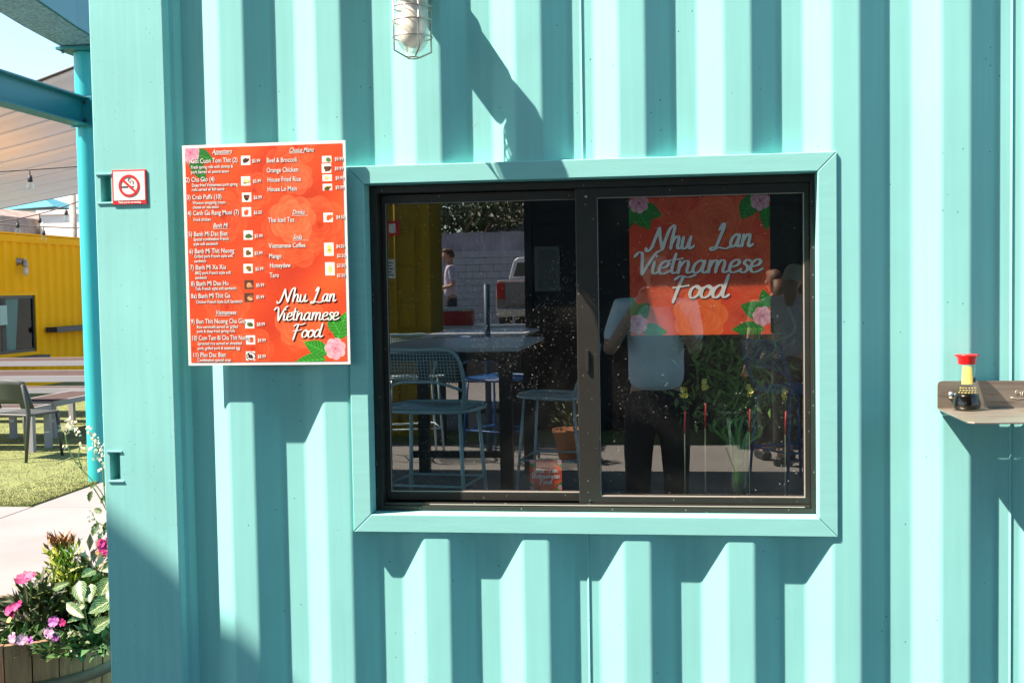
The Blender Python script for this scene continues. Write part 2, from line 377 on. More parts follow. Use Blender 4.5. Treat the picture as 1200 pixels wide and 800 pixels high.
# ------------------------------------------------------------------ the turquoise shipping container
X0, P_ = -1.2235, .278
ZB, ZT = .30, 2.62
XE = 4.46
cont = empty('shipping_container', (0, 0, 0), 'turquoise corrugated shipping container with a sliding serving window', 'container')
def corr_profile(xa, xb):
    """(x, y) of the corrugation between xa and xb, with small bend radii"""
    ks = []; k0 = math.floor((xa-X0)/P_)-1
    for k in range(k0, k0+int((xb-xa)/P_)+4):
        b = X0+P_*k
        ks += [(b-.068, .036), (b, 0.), (b+.072, 0.), (b+.14, .036)]
    out = []
    for i in range(1, len(ks)-1):
        p, q, r_ = Vector(ks[i-1]), Vector(ks[i]), Vector(ks[i+1])
        a = (p-q).normalized()*.0065; c = (r_-q).normalized()*.0065
        for t in (0, .25, .5, .75, 1):
            out.append(q + a*(1-t)**2 + c*t**2)
    def yat(x):
        for i in range(len(out)-1):
            if out[i].x <= x <= out[i+1].x:
                t = (x-out[i].x)/(out[i+1].x-out[i].x+1e-12); return out[i].y*(1-t)+out[i+1].y*t
        return .036
    mid = [p for p in out if xa+1e-4 < p.x < xb-1e-4]
    return yat, mid
TX0, TX1, TZ0, TZ1 = -.866, .457, .9185, 1.937       # outer edge of window trim
IX0, IX1, IZ0, IZ1 = -.815, .4075, .9685, 1.887      # opening
def side_panel(xa, xb):
    yat, mid = corr_profile(xa, xb)
    cuts = [x for x in (-.84, .43) if xa < x < xb]
    xs_ = sorted([p.x for p in mid] + [xa, xb] + cuts)
    b = MB()
    for x0, x1 in zip(xs_[:-1], xs_[1:]):
        if x1-x0 < 1e-6: continue
        y0, y1 = yat(x0), yat(x1); inside = (x0+x1)/2 > -.84 and (x0+x1)/2 < .43
        for za, zb in (((ZB, .945), (1.91, ZT)) if inside else ((ZB, ZT),)):
            b.add([(x0, y0, za), (x1, y1, za), (x1, y1, zb), (x0, y0, zb)], [(0, 1, 2, 3)])
            b.add([(x0, y0+.002, za), (x1, y1+.002, za), (x1, y1+.002, zb), (x0, y0+.002, zb)], [(3, 2, 1, 0)])
    return b.build('side_panel', m_teal, cont)
seams = [-1.329, -.2115, .9055, 2.0225, 3.1395, 4.23]
for a, b in zip(seams[:-1], seams[1:]): side_panel(a, b)
for s_ in seams[1:-1]:
    for za, zb in (((ZB, .93), (1.925, ZT)) if -.8 < s_ < .4 else ((ZB, ZT),)):
        b = MB()
        # lapped weld edge: a thin proud lip
        b.add([(s_-.004, .0355, za), (s_+.001, .0325, za), (s_+.0025, .0365, za), (s_-.004, .0355, zb), (s_+.001, .0325, zb), (s_+.0025, .0365, zb)],
              [(0, 1, 4, 3), (1, 2, 5, 4)])
        b.build('weld_seam', m_teal, cont)
for (xa_, ya_, xb_, yb_) in ((425,86,434,76),(419,172,431,165),(553,148,560,141),(1013,300,1017,322)):
    a, c = W(xa_, ya_, .030), W(xb_, yb_, .030); d_ = (c-a).normalized(); n_ = Vector((-d_.z, 0, d_.x))*.0007
    yat, _m2 = corr_profile(a.x-.3, a.x+.3); b = MB(); f1 = lambda p, s: (p.x+s*n_.x, yat(p.x)-.0006, p.z+s*n_.z)
    b.add([f1(a, -1), f1(c, -.3), f1(c, .3), f1(a, 1)], [(0, 1, 2, 3)]); b.build('scratch', mat('bare_metal_scratch', (.6,.66,.64), .5), cont)
# corner post, with two hinge notches near its outer edge
PX0, PX1, PY = -1.596, -1.377, -.014
notches = [(-1.578, -1.548, 1.857, 1.932), (-1.573, -1.545, 1.063, 1.142)]
b = MB(); zs = [.15, 1.063, 1.142, 1.857, 1.932, 2.75]
xsn = [PX0+.003, -1.578, -1.5465, PX1-.004]
for i in range(5):
    for j in range(3):
        if i in (1, 3) and j == 1:
            continue
        b.add([(xsn[j], PY, zs[i]), (xsn[j+1], PY, zs[i]), (xsn[j+1], PY, zs[i+1]), (xsn[j], PY, zs[i+1])], [(0, 1, 2, 3)])
for (za, zb) in ((zs[1], zs[2]), (zs[3], zs[4])):
    x0, x1 = xsn[1], xsn[2]; yd = PY+.05
    b.add([(x0,PY,za),(x1,PY,za),(x1,PY,zb),(x0,PY,zb),(x0,yd,za),(x1,yd,za),(x1,yd,zb),(x0,yd,zb)], [(4,5,6,7),(0,4,7,3),(1,2,6,5),(3,7,6,2),(0,1,5,4)])
# outer edge roll, side return, inner chamfer and return to valley
pr_ = [(PX0+.003, PY), (PX0+.001, PY+.001), (PX0, PY+.004), (PX0, .30)]
pi_ = [(PX1-.004, PY), (PX1, PY+.0015), (PX1+.003, PY+.006), (PX1+.005, .012), (PX1+.016, .018), (PX1+.026, .030), (PX1+.030, .0362), (PX1+.05, .0362)]
for L in (pr_, pi_):
    for p, q in zip(L[:-1], L[1:]):
        b.add([(p[0], p[1], .15), (q[0], q[1], .15), (q[0], q[1], 2.75), (p[0], p[1], 2.75)], [(0, 1, 2, 3)])
b.build('corner_post', m_tealpost, cont)
# weld lips round the notches
for (x0, x1, za, zb) in notches:
    box('notch_lip', (x0-.013, PY-.003, zb+.001), (x1+.006, PY+.003, zb+.006), m_tealpost, cont, .001)
    box('notch_lip', (x0-.010, PY-.003, za-.006), (x1+.009, PY+.002, za-.001), m_tealpost, cont, .001)
box('corner_post', (4.26, PY, .15), (XE, .3, 2.75), m_tealpost, cont)
box('bottom_rail', (PX1+.01, -.004, .15), (4.26, .1, ZB), m_teal, cont)
box('top_rail', (PX1+.01, -.004, ZT), (4.26, .1, 2.74), m_teal, cont)
box('roof', (PX0+.01, .01, 2.742), (XE-.01, 2.43, 2.762), m_teal, cont)
box('end_wall', (PX0+.012, .30, .15), (PX0+.05, 2.42, 2.74), m_teal, cont)
box('end_wall', (XE-.05, .30, .15), (XE-.01, 2.42, 2.74), m_teal, cont)
box('rear_wall', (PX0+.05, 2.36, .15), (XE-.05, 2.42, 2.74), m_teal, cont)
# interior lining (dark), with the window hole
b = MB()
for a_, c_ in (((PX0+.06, .075, .16), (IX0-.01, .10, 2.7)), ((IX1+.01, .075, .16), (XE-.06, .10, 2.7)), ((IX0-.01, .112, .16), (IX1+.01, .135, IZ0-.02)), ((IX0-.01, .112, IZ1+.02), (IX1+.01, .135, 2.7))): b.box(a_, c_)
b.build('interior_lining', m_dark, cont)
box('interior_floor', (PX0+.06, .14, .16), (XE-.06, 2.35, .2), m_dark, cont)
box('interior_ceiling', (PX0+.06, .14, 2.66), (XE-.06, 2.35, 2.7), m_dark, cont)
box('interior_back_wall', (PX0+.06, 2.30, .21), (XE-.06, 2.35, 2.65), m_dark, cont)
box('interior_side_wall', (PX0+.06, .14, .21), (PX0+.09, 2.29, 2.65), m_dark, cont)
box('counter', (-.95, .16, .90), (.75, .62, .93), mat('dim_counter_steel', (.10,.11,.11), .4, metal=.5), cont, .003)
# mitred window trim
YT = -.006; YB = .058; b_ = []
O = [(TX0,TZ0),(TX1,TZ0),(TX1,TZ1),(TX0,TZ1)]; I = [(IX0,IZ0),(IX1,IZ0),(IX1,IZ1),(IX0,IZ1)]
for i in range(4):
    j = (i+1) % 4; cx = sum(p[0] for p in (O[i],O[j],I[i],I[j]))/4; cz = sum(p[1] for p in (O[i],O[j],I[i],I[j]))/4
    d = Vector((O[j][0]-O[i][0], O[j][1]-O[i][1])).normalized()*.0005
    poly = [Vector(O[i])+d, Vector(O[j])-d, Vector(I[j])-d, Vector(I[i])+d]
    m_ = MB(); m_.extr([tuple(p) for p in poly], YT, YB, 'y'); o = m_.build('window_trim', m_tealtrim, cont); bevel(o, .0022, 3)
# aluminium slider, a part of the container, with sub-parts
win = bpy.data.objects.new('serving_window', None); link(win, cont)
def ring(name, o, i, y0, y1, mt, parent, bev=.0012):
    ox0, ox1, oz0, oz1 = o; ix0, ix1, iz0, iz1 = i; b = MB()
    A = [(ox0,oz0),(ox1,oz0),(ox1,oz1),(ox0,oz1)]; B = [(ix0,iz0),(ix1,iz0),(ix1,iz1),(ix0,iz1)]
    vs = [(p[0], y, p[1]) for y in (y0, y1) for L in (A, B) for p in L]
    fs = []
    for k in range(4):
        j = (k+1) % 4
        fs += [(k, j, 4+j, 4+k), (8+k, 12+k, 12+j, 8+j), (k, 8+k, 8+j, j), (4+k, 4+j, 12+j, 12+k)]
    b.add(vs, fs); ob = b.build(name, mt, parent)
    if bev: bevel(ob, bev, 2)
    return ob
e = .0015
ring('outer_frame', (IX0+e, IX1-e, IZ0+e, IZ1-e), (IX0+.022, IX1-.012, IZ0+.014, IZ1-.022), .052, .110, m_bronze, win)
box('sill_track', (IX0+.024, .056, IZ0+.0145), (IX1-.014, .064, IZ0+.023), m_bronze, win, .001)
box('track_gasket', (-.66, .0545, IZ0+.0172), (IX1-.03, .0558, IZ0+.0195), m_gasket, win)
ring('sash_frame', (-.236, IX1-.0125, IZ0+.0235, IZ1-.0225), (-.176, .3805, 1.0105, 1.838), .064, .088, m_bronze, win)
ring('sash_frame', (IX0+.0225, -.1775, IZ0+.0245, IZ1-.0235), (-.778, -.2295, 1.0165, 1.838), .0895, .108, m_bronze, win)
ring('gasket', (-.176, .3805, 1.0105, 1.838), (-.1745, .378, 1.0135, 1.8365), .0665, .070, m_gasket, win, 0)
ring('gasket', (-.778, -.2295, 1.0165, 1.838), (-.777, -.232, 1.019, 1.837), .0905, .094, m_gasket, win, 0)
box('glass_pane', (-.1755, .079, 1.011), (.380, .080, 1.8375), m_glass, win)
box('glass_pane', (-.7775, .098, 1.017), (-.2300, .099, 1.8375), m_glass, win)
for p in ((-.206, .063, 1.842), (-.206, .063, 1.0)): MB().tube([p, (p[0], .0615, p[2])], .004, 8).build('screw', m_chrome, win)
box('latch', (-.212, .058, 1.36), (-.204, .0635, 1.42), m_bronze, win, .001)

# ------------------------------------------------------------------ printed things
def grid_print(name, x0, x1, z0, z1, y, img, mt, parent):
    """flat print: one small face per dot of ink"""
    h, w_ = img.shape[:2]
    xs_ = np.linspace(x0, x1, w_+1); zs_ = np.linspace(z1, z0, h+1)
    X, Z = np.meshgrid(xs_, zs_); V = np.stack([X.ravel(), np.full(X.size, y), Z.ravel()], 1)
    idx = np.arange((h+1)*(w_+1)).reshape(h+1, w_+1)
    Fq = np.stack([idx[1:, :-1].ravel(), idx[1:, 1:].ravel(), idx[:-1, 1:].ravel(), idx[:-1, :-1].ravel()], 1)
    me_o = np_mesh(name, V, Fq, mt, parent); me = me_o.data
    a = me.color_attributes.new('print', 'FLOAT_COLOR', 'CORNER')
    c = np.ones((h*w_, 4, 4), np.float32); lin = np.where(img <= .04045, img/12.92, ((img+.055)/1.055)**2.4)
    c[:, :, :3] = lin.reshape(-1, 1, 3); a.data.foreach_set('color', c.ravel()); return me_o
def paint_rose(img, cx, cy_, r, dark, light, seed=0, alpha=1.):
    rg = np.random.default_rng(seed); h, w_ = img.shape[:2]; yy, xx = np.mgrid[0:h, 0:w_]
    dark = np.array(dark); light = np.array(light)
    for ring_, (rad, n_) in enumerate(((.62, 7), (.46, 6), (.3, 5), (.17, 4), (.06, 3))):
        ph = rg.random()*6.28
        for k in range(n_):
            q = ph+k*6.283/n_; px, py = cx+rad*r*math.cos(q), cy_+rad*r*math.sin(q); pr2 = r*(.46-.07*ring_)
            d = np.sqrt((xx-px)**2+(yy-py)**2)/pr2; m_ = d < 1
            out = np.sqrt((xx-cx)**2+(yy-cy_)**2)/(r*(rad+.46-.07*ring_)+1e-6)
            t = np.clip(out, 0, 1)**2.2*(.75+.25*rg.random())
            colr = dark*(1-t[..., None])+light*t[..., None]
            img[m_] = img[m_]*(1-alpha)+colr[m_]*alpha
def paint_leaf(img, cx, cy_, L, wd, angd, c):
    h, w_ = img.shape[:2]; yy, xx = np.mgrid[0:h, 0:w_]; a = R(angd)
    u = ((xx-cx)*math.cos(a)+(yy-cy_)*math.sin(a))/L; v = (-(xx-cx)*math.sin(a)+(yy-cy_)*math.cos(a))/wd
    m_ = (u > 0) & (u < 1) & (np.abs(v) < np.sin(np.pi*np.clip(u, 0, 1)**.8))
    sh = .8+.35*((u*7-np.abs(v)*1.5) % 1 > .5)*.5+.2*(np.abs(v) < .08)
    img[m_] = (np.array(c)*sh[..., None])[m_]
def rose_ground(h, w_, seed, base, dark, light, scale):
    rg = np.random.default_rng(seed); img = np.ones((h, w_, 3))*np.array(base)
    yy, xx = np.mgrid[0:h, 0:w_]
    for k in range(7):
        fx, fy, p = rg.random()*.05, rg.random()*.05, rg.random()*6
        img += (np.sin(xx*fx+yy*fy*1.3+p)*.018)[..., None]*np.array([1, .8, .3])
    pts = [(rg.random()*w_, rg.random()*h, scale*(.55+.6*rg.random())) for _ in range(16)]
    for i, (x, y, r_) in enumerate(pts): paint_rose(img, x, y, r_, dark, light, seed*31+i, .55)
    img += (rg.random((h, w_, 1))-.5)*.05
    return img
# script lettering -----------------------------------------------------------
LET = {
 'N': ([[(-.12,.06),(-.06,-.1),(.06,.05),(.15,.5),(.24,1.0)],[(.24,1.0),(.30,.6),(.40,.2),(.46,-.02)],[(.46,-.02),(.52,.5),(.60,.92),(.72,1.1)]], .74),
 'h': ([[(.03,1.05),(.0,.5),(0,.0)],[(0,.2),(.08,.5),(.19,.58),(.23,.42),(.22,.14),(.27,0),(.38,.1)]], .38),
 'u': ([[(0,.55),(-.01,.16),(.06,-.01),(.17,.1),(.24,.5)],[(.25,.56),(.23,.14),(.29,0),(.40,.12)]], .42),
 'L': ([[(.02,.80),(.12,1.08),(.17,.95),(.08,.45),(.0,.02)],[(.0,.02),(-.18,-.04),(-.12,-.14),(.1,-.02),(.34,-.08),(.52,.02)]], .5),
 'a': ([[(.26,.46),(.17,.58),(.04,.42),(.0,.14),(.08,-.01),(.20,.14),(.27,.48)],[(.28,.56),(.25,.14),(.31,0),(.42,.12)]], .42),
 'n': ([[(0,.56),(0,0)],[(0,.22),(.10,.52),(.20,.56),(.23,.40),(.22,.12),(.27,0),(.38,.1)]], .38),
 'V': ([[(-.14,.80),(-.04,1.0),(.06,.92),(.10,.4),(.14,-.04)],[(.14,-.04),(.28,.5),(.42,.95),(.54,1.08)]], .42),
 'i': ([[(0,.56),(-.01,.12),(.05,0),(.16,.1)],[(.03,.80),(.045,.82)]], .16),
 'e': ([[(.02,.24),(.18,.32),(.23,.48),(.15,.58),(.03,.44),(0,.15),(.08,-.01),(.2,.03),(.31,.14)]], .31),
 't': ([[(.07,.92),(.03,.4),(.03,.12),(.09,0),(.2,.08)],[(-.08,.60),(.26,.68)]], .21),
 'm': ([[(0,.56),(0,0)],[(0,.22),(.08,.54),(.17,.54),(.19,.36),(.18,0)],[(.18,.22),(.27,.54),(.36,.54),(.39,.38),(.37,.1),(.43,0),(.54,.1)]], .54),
 's': ([[(.21,.50),(.11,.57),(.05,.42),(.14,.27),(.16,.1),(.07,-.02),(-.04,.05)],[(.16,.12),(.24,.10)]], .24),
 'F': ([[(.20,1.0),(.12,.5),(.03,-.2)],[(-.02,.86),(.12,1.02),(.34,.96),(.52,1.06)],[(-.02,.48),(.18,.52),(.38,.58)]], .46),
 'o': ([[(.14,.56),(.02,.40),(.0,.12),(.09,-.01),(.22,.14),(.25,.42),(.15,.57),(.20,.44),(.34,.46)]], .31),
 'd': ([[(.26,.46),(.17,.58),(.04,.42),(.0,.14),(.08,-.01),(.20,.14),(.27,.48)],[(.34,1.05),(.28,.4),(.27,.12),(.33,0),(.44,.12)]], .42)}
_cnt = [0]
def script_word(b, text, x0, x1, zb, cap, y, grow=0., shear=.30, wd=1.):
    """brush script as ribbons with thick downstrokes"""
    tot = sum(LET[c][1] if c != ' ' else .3 for c in text)
    kx = (x1-x0)/(tot+shear*.35+.1); x = x0+kx*.1
    for c in text:
        if c == ' ': x += .3*kx; continue
        st, adv = LET[c]
        for s_ in st:
            P = crom([(x+kx*p[0]+shear*p[1]*cap*.6, zb+p[1]*cap, 0) for p in s_], 8)
            n_ = len(P); L = []; Rr = []
            for i, p in enumerate(P):
                t = (P[min(i+1, n_-1)]-P[max(i-1, 0)]).normalized(); nn = Vector((-t.y, t.x))
                wdt = cap*(.026+.050*abs(t.y))*wd+grow
                if i in (0, n_-1): wdt = wdt*.75
                _cnt[0] = (_cnt[0]+1) % 140; yy_s = y-_cnt[0]*1.5e-6        # each dab a hair above the last: nothing coplanar
                L.append((p.x+nn.x*wdt, yy_s, p.y+nn.y*wdt)); Rr.append((p.x-nn.x*wdt, yy_s, p.y-nn.y*wdt))
            b.add(L+Rr, [(i, n_+i, n_+i+1, i+1) for i in range(n_-1)])
            for i in (0, n_-1):
                p = P[i]; r_ = cap*.05*wd+grow
                b.add([(p.x+r_*math.cos(q*math.pi/5), y-.00025-(i > 0)*.00002, p.y+r_*math.sin(q*math.pi/5)) for q in range(10)], [tuple(range(10))])
        x += adv*kx
def text_mesh(items, name, mt, parent, y, dx=0., dz=0., bold=0.):
    """items: (string, x, z, size, xscale, shear, align)"""
    b = MB()
    for s_, x, z, size, xs_, sh, al in items:
        c = bpy.data.curves.new('t', 'FONT'); c.body = s_; c.size = size; c.shear = sh; c.align_x = al; c.offset = bold; c.resolution_u = 2
        o = bpy.data.objects.new('t', c); me = bpy.data.meshes.new_from_object(o)
        vs = [(x+dx+v.co.x*xs_, y, z+dz+v.co.y) for v in me.vertices]; b.add(vs, [tuple(p.vertices) for p in me.polygons])
        bpy.data.objects.remove(o); bpy.data.meshes.remove(me); bpy.data.curves.remove(c)
    return b.build(name, mt, parent)

# --- menu board
MX0, MX1, MZ0, MZ1, MY = -1.325, -.857, 1.3915, 2.006, -.032
menu = empty('menu_poster', (0,0,0), 'orange menu poster with white border listing dishes, beside the window', 'menu')
box('board', (MX0, MY, MZ0), (MX1, MY+.005, MZ1), m_white, menu)
box('standoff', (MX0+.06, MY+.0055, MZ1-.10), (MX1-.03, -.001, MZ1-.07), m_blacksteel, menu)
box('standoff', (MX0+.06, MY+.0055, MZ0+.10), (MX1-.03, -.001, MZ0+.13), m_blacksteel, menu)
hh_, ww_ = 400, 304
img = rose_ground(hh_, ww_, 5, (.83, .29, .13), (.74, .21, .08), (.92, .46, .27), 44)
paint_rose(img, 215, 325, 46, (.80,.28,.12), (.93,.50,.30), 77, .6); paint_rose(img, 205, 135, 42, (.82,.31,.15), (.95,.56,.38), 78, .55)
paint_rose(img, 215, 60, 30, (.85,.32,.18), (.95,.52,.36), 79, .5)
GL = (.16, .50, .20)
paint_leaf(img, 10, 12, 60, 14, 60, GL); paint_leaf(img, 14, 8, 44, 14, 20, GL); paint_rose(img, 10, 8, 17, (.78,.30,.45), (.97,.80,.85), 3)
for (x, y, L, wd, a) in ((285,360,55,17,-70),(268,385,52,15,-155),(262,395,60,13,175),(292,350,45,14,-120)): paint_leaf(img, x, y, L, wd, a, (.22, .62, .18))
paint_rose(img, 281, 376, 19, (.80,.38,.48), (.98,.84,.86), 4)
# helper: menu picture coordinates in photo pixels -> board units
def mu(px, py):
    # corners of the board in the photograph
    t = (py-170)/(428-170); xl = 213+(221-213)*t; xr = 404+(411-404)*t; u = (px-xl)/(xr-xl)
    yt = 170+(165-170)*u; yb = 428+(427-428)*u; v = (py-yt)/(yb-yt); return u, v
def mpos(px, py):
    u, v = mu(px, py); return MX0+u*(MX1-MX0), MZ1-v*(MZ1-MZ0)
BR = .0085
thumbs = [(289,188,'dark'),(289,212,'pale'),(290,231,'dk2'),(290,248,'red'),(292,275,'green'),(292,295,'bread'),(292,314,'bread'),(293,333,'brown'),
          (293,348,'brown'),(294,379,'green'),(295,398,'red'),(295,417,'bowl'),(383,187,'green'),(383,198,'dk2'),(384,209,'pale'),(384,220,'bread'),(385,255,'red'),(386,292,'cup'),(387,315,'cup')]
for px, py, kind in thumbs:
    u, v = mu(px, py); x = (u*(MX1-MX0)-BR)/(MX1-MX0-2*BR)*ww_; y = (v*(MZ1-MZ0)-BR)/(MZ1-MZ0-2*BR)*hh_
    w2, h2 = (9, 8.5) if kind not in ('cup',) else (9, 12)
    if (px, kind) in ((383,'green'),(384,'pale'),(384,'bread')) : h2 = 6
    x0, x1, y0, y1 = int(x-w2), int(x+w2), int(y-h2), int(y+h2)
    img[y0:y1, x0:x1] = (.96, .95, .93) if kind != 'brown' else (.35, .22, .15)
    yy, xx = np.mgrid[0:hh_, 0:ww_]; cols = {'dark': (.25,.16,.14),'pale': (.80,.78,.55),'dk2': (.28,.18,.12),'red': (.85,.30,.12),'green': (.25,.36,.16),'bread': (.45,.36,.10),'brown': (.75,.55,.38),'bowl': (.18,.16,.15),'cup': (.95,.72,.35)}
    q = rng.random(8)
    for k in range(7):
        ex, ey = x+(rng.random()-.5)*w2*.9, y+(rng.random()-.5)*h2*.7
        if kind == 'cup': ex = x; ey = y+(k-3)*1.6
        m_ = (((xx-ex)/(2.6+q[k]*1.8))**2+((yy-ey)/(2.2+q[k]))**2) < 1
        cmul = .7+.8*rng.random(); img[m_] = np.clip(np.array(cols[kind])*cmul, 0, 1)
    if kind == 'bowl':
        d = np.sqrt(((xx-x)/9.5)**2+((yy-y)/8)**2); img[(d < 1) & (d > .8)] = (.15, .14, .14)
img = np.clip(img, 0, 1)
grid_print('print_face', MX0+BR, MX1-BR, MZ0+BR, MZ1-BR, MY-.0006, img, m_print, menu)
T = []
def mt(s_, px, py, size, xs_=.74, sh=0., al='LEFT'):
    x, z = mpos(px, py); T.append((s_, x, z-size*.33, size, xs_, sh, al))
H = .0190; S = .0130
for s_, x, y in (('1) Goi Cuon Tom Thit (2)',218,188.5),('2) Cha Gio (4)',218,210),('3) Crab Puffs (10)',219,230.5),('4) Canh Ga Rang Muoi (7)',220,249),('5) Banh Mi Dac Biet',221,273.5),
                 ('6) Banh Mi Thit Nuong',222,293.5),('7) Banh Mi Xa Xiu',223,312.5),('8) Banh Mi Dau Hu',224,331.5),('8a) Banh Mi Thit Ga',224,346),('9) Bun Thit Nuong Cha Gio',224,376),
                 ('10) Com Tam Bi Cha Thit Nuong',225,395.5),('11) Pho Dac Biet',226,415.5),
                 ('Beef & Broccoli',313,188),('Orange Chicken',313,199.5),('House Fried Rice',314,210.5),('House Lo Mein',314,221.5),('Thai Iced Tea',315,257.5),
                 ('Vietnamese Coffee',316,287.5),('Mango',316,299.5),('Honeydew',317,310.5),('Taro',317,322)):
    mt(s_, x, y, H, .66 if len(s_) > 25 else (.74 if x < 300 else .72))
for s_, x, y in (('Fresh spring rolls with shrimp &',224,195.5),('pork Served w/ peanut sauce',224,201),('Deep fried Vietnamese pork spring',225,216.5),('rolls served w/ fish sauce',225,221.5),('Wonton wrapping cream',226,237),
                 ('cheese w/ sea sauce',226,242),('Fried chicken',227,256.5),('Special combination French',227,279.5),('style soft sandwich',227,285),('Grilled pork French style soft',228,299.5),('sandwich',228,305),
                 ('BBQ pork French style soft',229,319),('sandwich',229,324.5),('Tofu French style soft sandwich',229,337.5),('Chicken French Style Soft Sandwich',230,353),('Rice vermicelli served w/ grilled',231,382.5),
                 ('pork & deep fried spring rolls',231,387.5),('Sprouted rice served w/ shredded',232,402),('pork, grilled pork & steamed egg',232,407.5),('Combination special soup',232,421.5)):
    mt(s_, x, y, S, .72)
for s_, x, y in (('$5.99',296,188.5),('$5.99',297,212),('$6.99',298,231),('$6.50',298,248.5),('$5.99',299,276),('$5.99',299,296),('$5.99',300,314.5),('$5.99',301,333.5),('$5.99',301,347.5),('$8.99',302,379.5),
                 ('$9.99',303,398.5),('$8.99',303,417.5),('$9.99',392,187),('$9.99',392,198),('$9.99',393,209),('$9.99',393,220),('$4.50',394,254.5),('$4.50',394,288.5),('$3.50',395,299.5),('$3.50',395,311),('$3.50',395,322.5)):
    mt(s_, x, y, .0140, .76)
for s_, x, y in (('Appetizers',249,177.5),('Choice Menu',339,176.5),('Banh Mi',250,263.5),('Vietnamese',253,365.5),('Drinks',343,248.5),('Soda',344,277.5)):
    mt(s_, x, y, .0185, .70, .38)
text_mesh(T, 'lettering_outline', m_shadowink, menu, MY-.0010, .0006, -.0007, .0003)
text_mesh(T, 'lettering', m_letter, menu, MY-.0014, 0, 0, .0001)
b = MB(); b2 = MB()
for word, xa, xb, yb, cap in (('Nhu', 326, 364, 353.5, .036), ('Lan', 367, 396, 353, .036), ('Vietnamese', 322, 400, 375, .036), ('Food', 342, 381, 395, .036)):
    x0, z = mpos(xa, yb); x1, _ = mpos(xb, yb)
    script_word(b, word, x0, x1, z, cap, MY-.0020, wd=.85); script_word(b2, word, x0+.0010, x1+.0010, z-.0010, cap, MY-.0014, .0005)
b.build('script_lettering', m_letter, menu); b2.build('script_lettering_outline', m_shadowink, menu)
for (x, y) in ((253,180.5),(339,179.5),(250,267),(253,369),(343,252),(344,281)):
    xx_, zz_ = mpos(x, y)
    box('underline', (xx_+.0, MY-.0016, zz_-.0012), (xx_+.044, MY-.0015, zz_-.0004), m_letter, menu)

# --- window sign
def window_sign(name, x0, x1, z0, z1, y, label, small=False):
    t = empty(name, (0,0,0), label, 'sign')
    n_ = 80 if small else 260
    img = rose_ground(260, 260, 11, (.86, .26, .12), (.76, .20, .10), (.97, .46, .26), 50)
    paint_rose(img, 130, 225, 48, (.92,.34,.13), (1.,.54,.28), 17, .8); paint_rose(img, 160, 50, 46, (.78,.26,.13), (.97,.46,.27), 18, .7)
    GG = (.12, .52, .14)
    for (x, yv, L, wd, a) in ((12,18,52,18,60),(18,22,46,16,20),(2,20,42,13,95), (232,5,50,18,120),(250,15,55,12,85),(215,2,40,12,10), (6,232,45,16,-50),(20,246,50,13,10),(2,225,40,12,-90),
                              (250,222,48,17,-160),(248,250,60,15,180),(253,215,40,12,-100)): paint_leaf(img, x, yv, L, wd, a, GG)
    for (x, yv, s_) in ((18,14,1),(242,14,2),(14,238,3),(245,226,5)): paint_rose(img, x, yv, 17, (.62,.25,.38), (.96,.84,.86), s_)
    img = np.clip(img, 0, 1)
    if small: img = img[::3, ::3]
    box('sheet', (x0, y+.0005, z0), (x1, y+.002, z1), m_white, t)
    grid_print('print_face', x0, x1, z0, z1, y, img, m_printin, t)
    S_ = (x1-x0)/165; b = MB(); b2 = MB(); cap = 25.5*S_
    for word, xa, xb, yb in (('Nhu',20,88-8,64),('Lan',99,148,64-1),('Vietnamese',4,160,93),('Food',46,120,122.5)):
        xa, xb, z = x0+xa*S_, x0+xb*S_, z1-yb*S_
        script_word(b, word, xa, xb, z, cap, y-.0012, 0); script_word(b2, word, xa+.6*S_, xb+.6*S_, z-.6*S_, cap, y-.0006, .3*S_)
    b.build('script_lettering', m_letter, t); b2.build('script_lettering_outline', m_shadowink, t); return t
window_sign('window_sign', -.089, .292, 1.457, 1.842, .083, 'large square orange rose sign in the right window pane')
p = W(621, 563, .2); q = W(658, 543, .2)
window_sign('counter_card', p.x, q.x, p.z-.03, q.z+.01, .2, 'small red card standing at the bottom of the left pane', True)

# --- no smoking sign
ns = empty('no_smoking_sign', (0,0,0), 'square red and white no smoking sign on the corner post', 'sign')
nx0, nx1, nz0, nz1, ny = -1.541, -1.440, 1.848, 1.945, PY-.004
box('plate', (nx0, ny, nz0), (nx1, PY-.0005, nz1), mat('red_sign_plate', (.62,.012,.02), .45), ns, .0006)
box('white_field', (nx0+.004, ny-.0006, nz0+.0115), (nx1-.004, ny-.0001, nz1-.004), m_white, ns)
cx, cz = (nx0+nx1)/2, (nz0+nz1)/2+.004; b = MB()
def annulus(b, cx, cz, r0, r1, y, n_=40):
    vs = [(cx+r*math.cos(6.2832*k/n_), y, cz+r*math.sin(6.2832*k/n_)) for r in (r0, r1) for k in range(n_)]
    b.add(vs, [(k, (k+1) % n_, n_+(k+1) % n_, n_+k) for k in range(n_)])
b = MB(); b.box((cx-.024, ny-.0012, cz-.0050), (cx-.004, ny-.0008, cz-.0015)); b.box((cx+.007, ny-.0012, cz-.0040), (cx+.014, ny-.0008, cz-.0015))
for k, pts in enumerate(([(cx-.002,cz+.02),(cx-.003,cz+.014),(cx+.004,cz+.012),(cx+.004,cz+.007)], [(cx+.004,cz+.02),(cx+.007,cz+.014),(cx+.013,cz+.012),(cx+.012,cz+.004)], [(cx-.002,cz+.02),(cx+.004,cz+.021)])):
    b.tube([(p[0], ny-.001, p[1]) for p in pts], .0006, 4)
b.build('cigarette_symbol', m_ink, ns)
b = MB(); annulus(b, cx, cz, .0245, .0310, ny-.0016); a_ = R(-43)
Mx = Matrix.Translation((cx, ny-.0017, cz)) @ Matrix.Rotation(-a_, 4, 'Y'); b.box((-.026, -.0001, -.0030), (.026, .0001, .0030), Mx)
b.build('prohibition_symbol', m_red, ns)
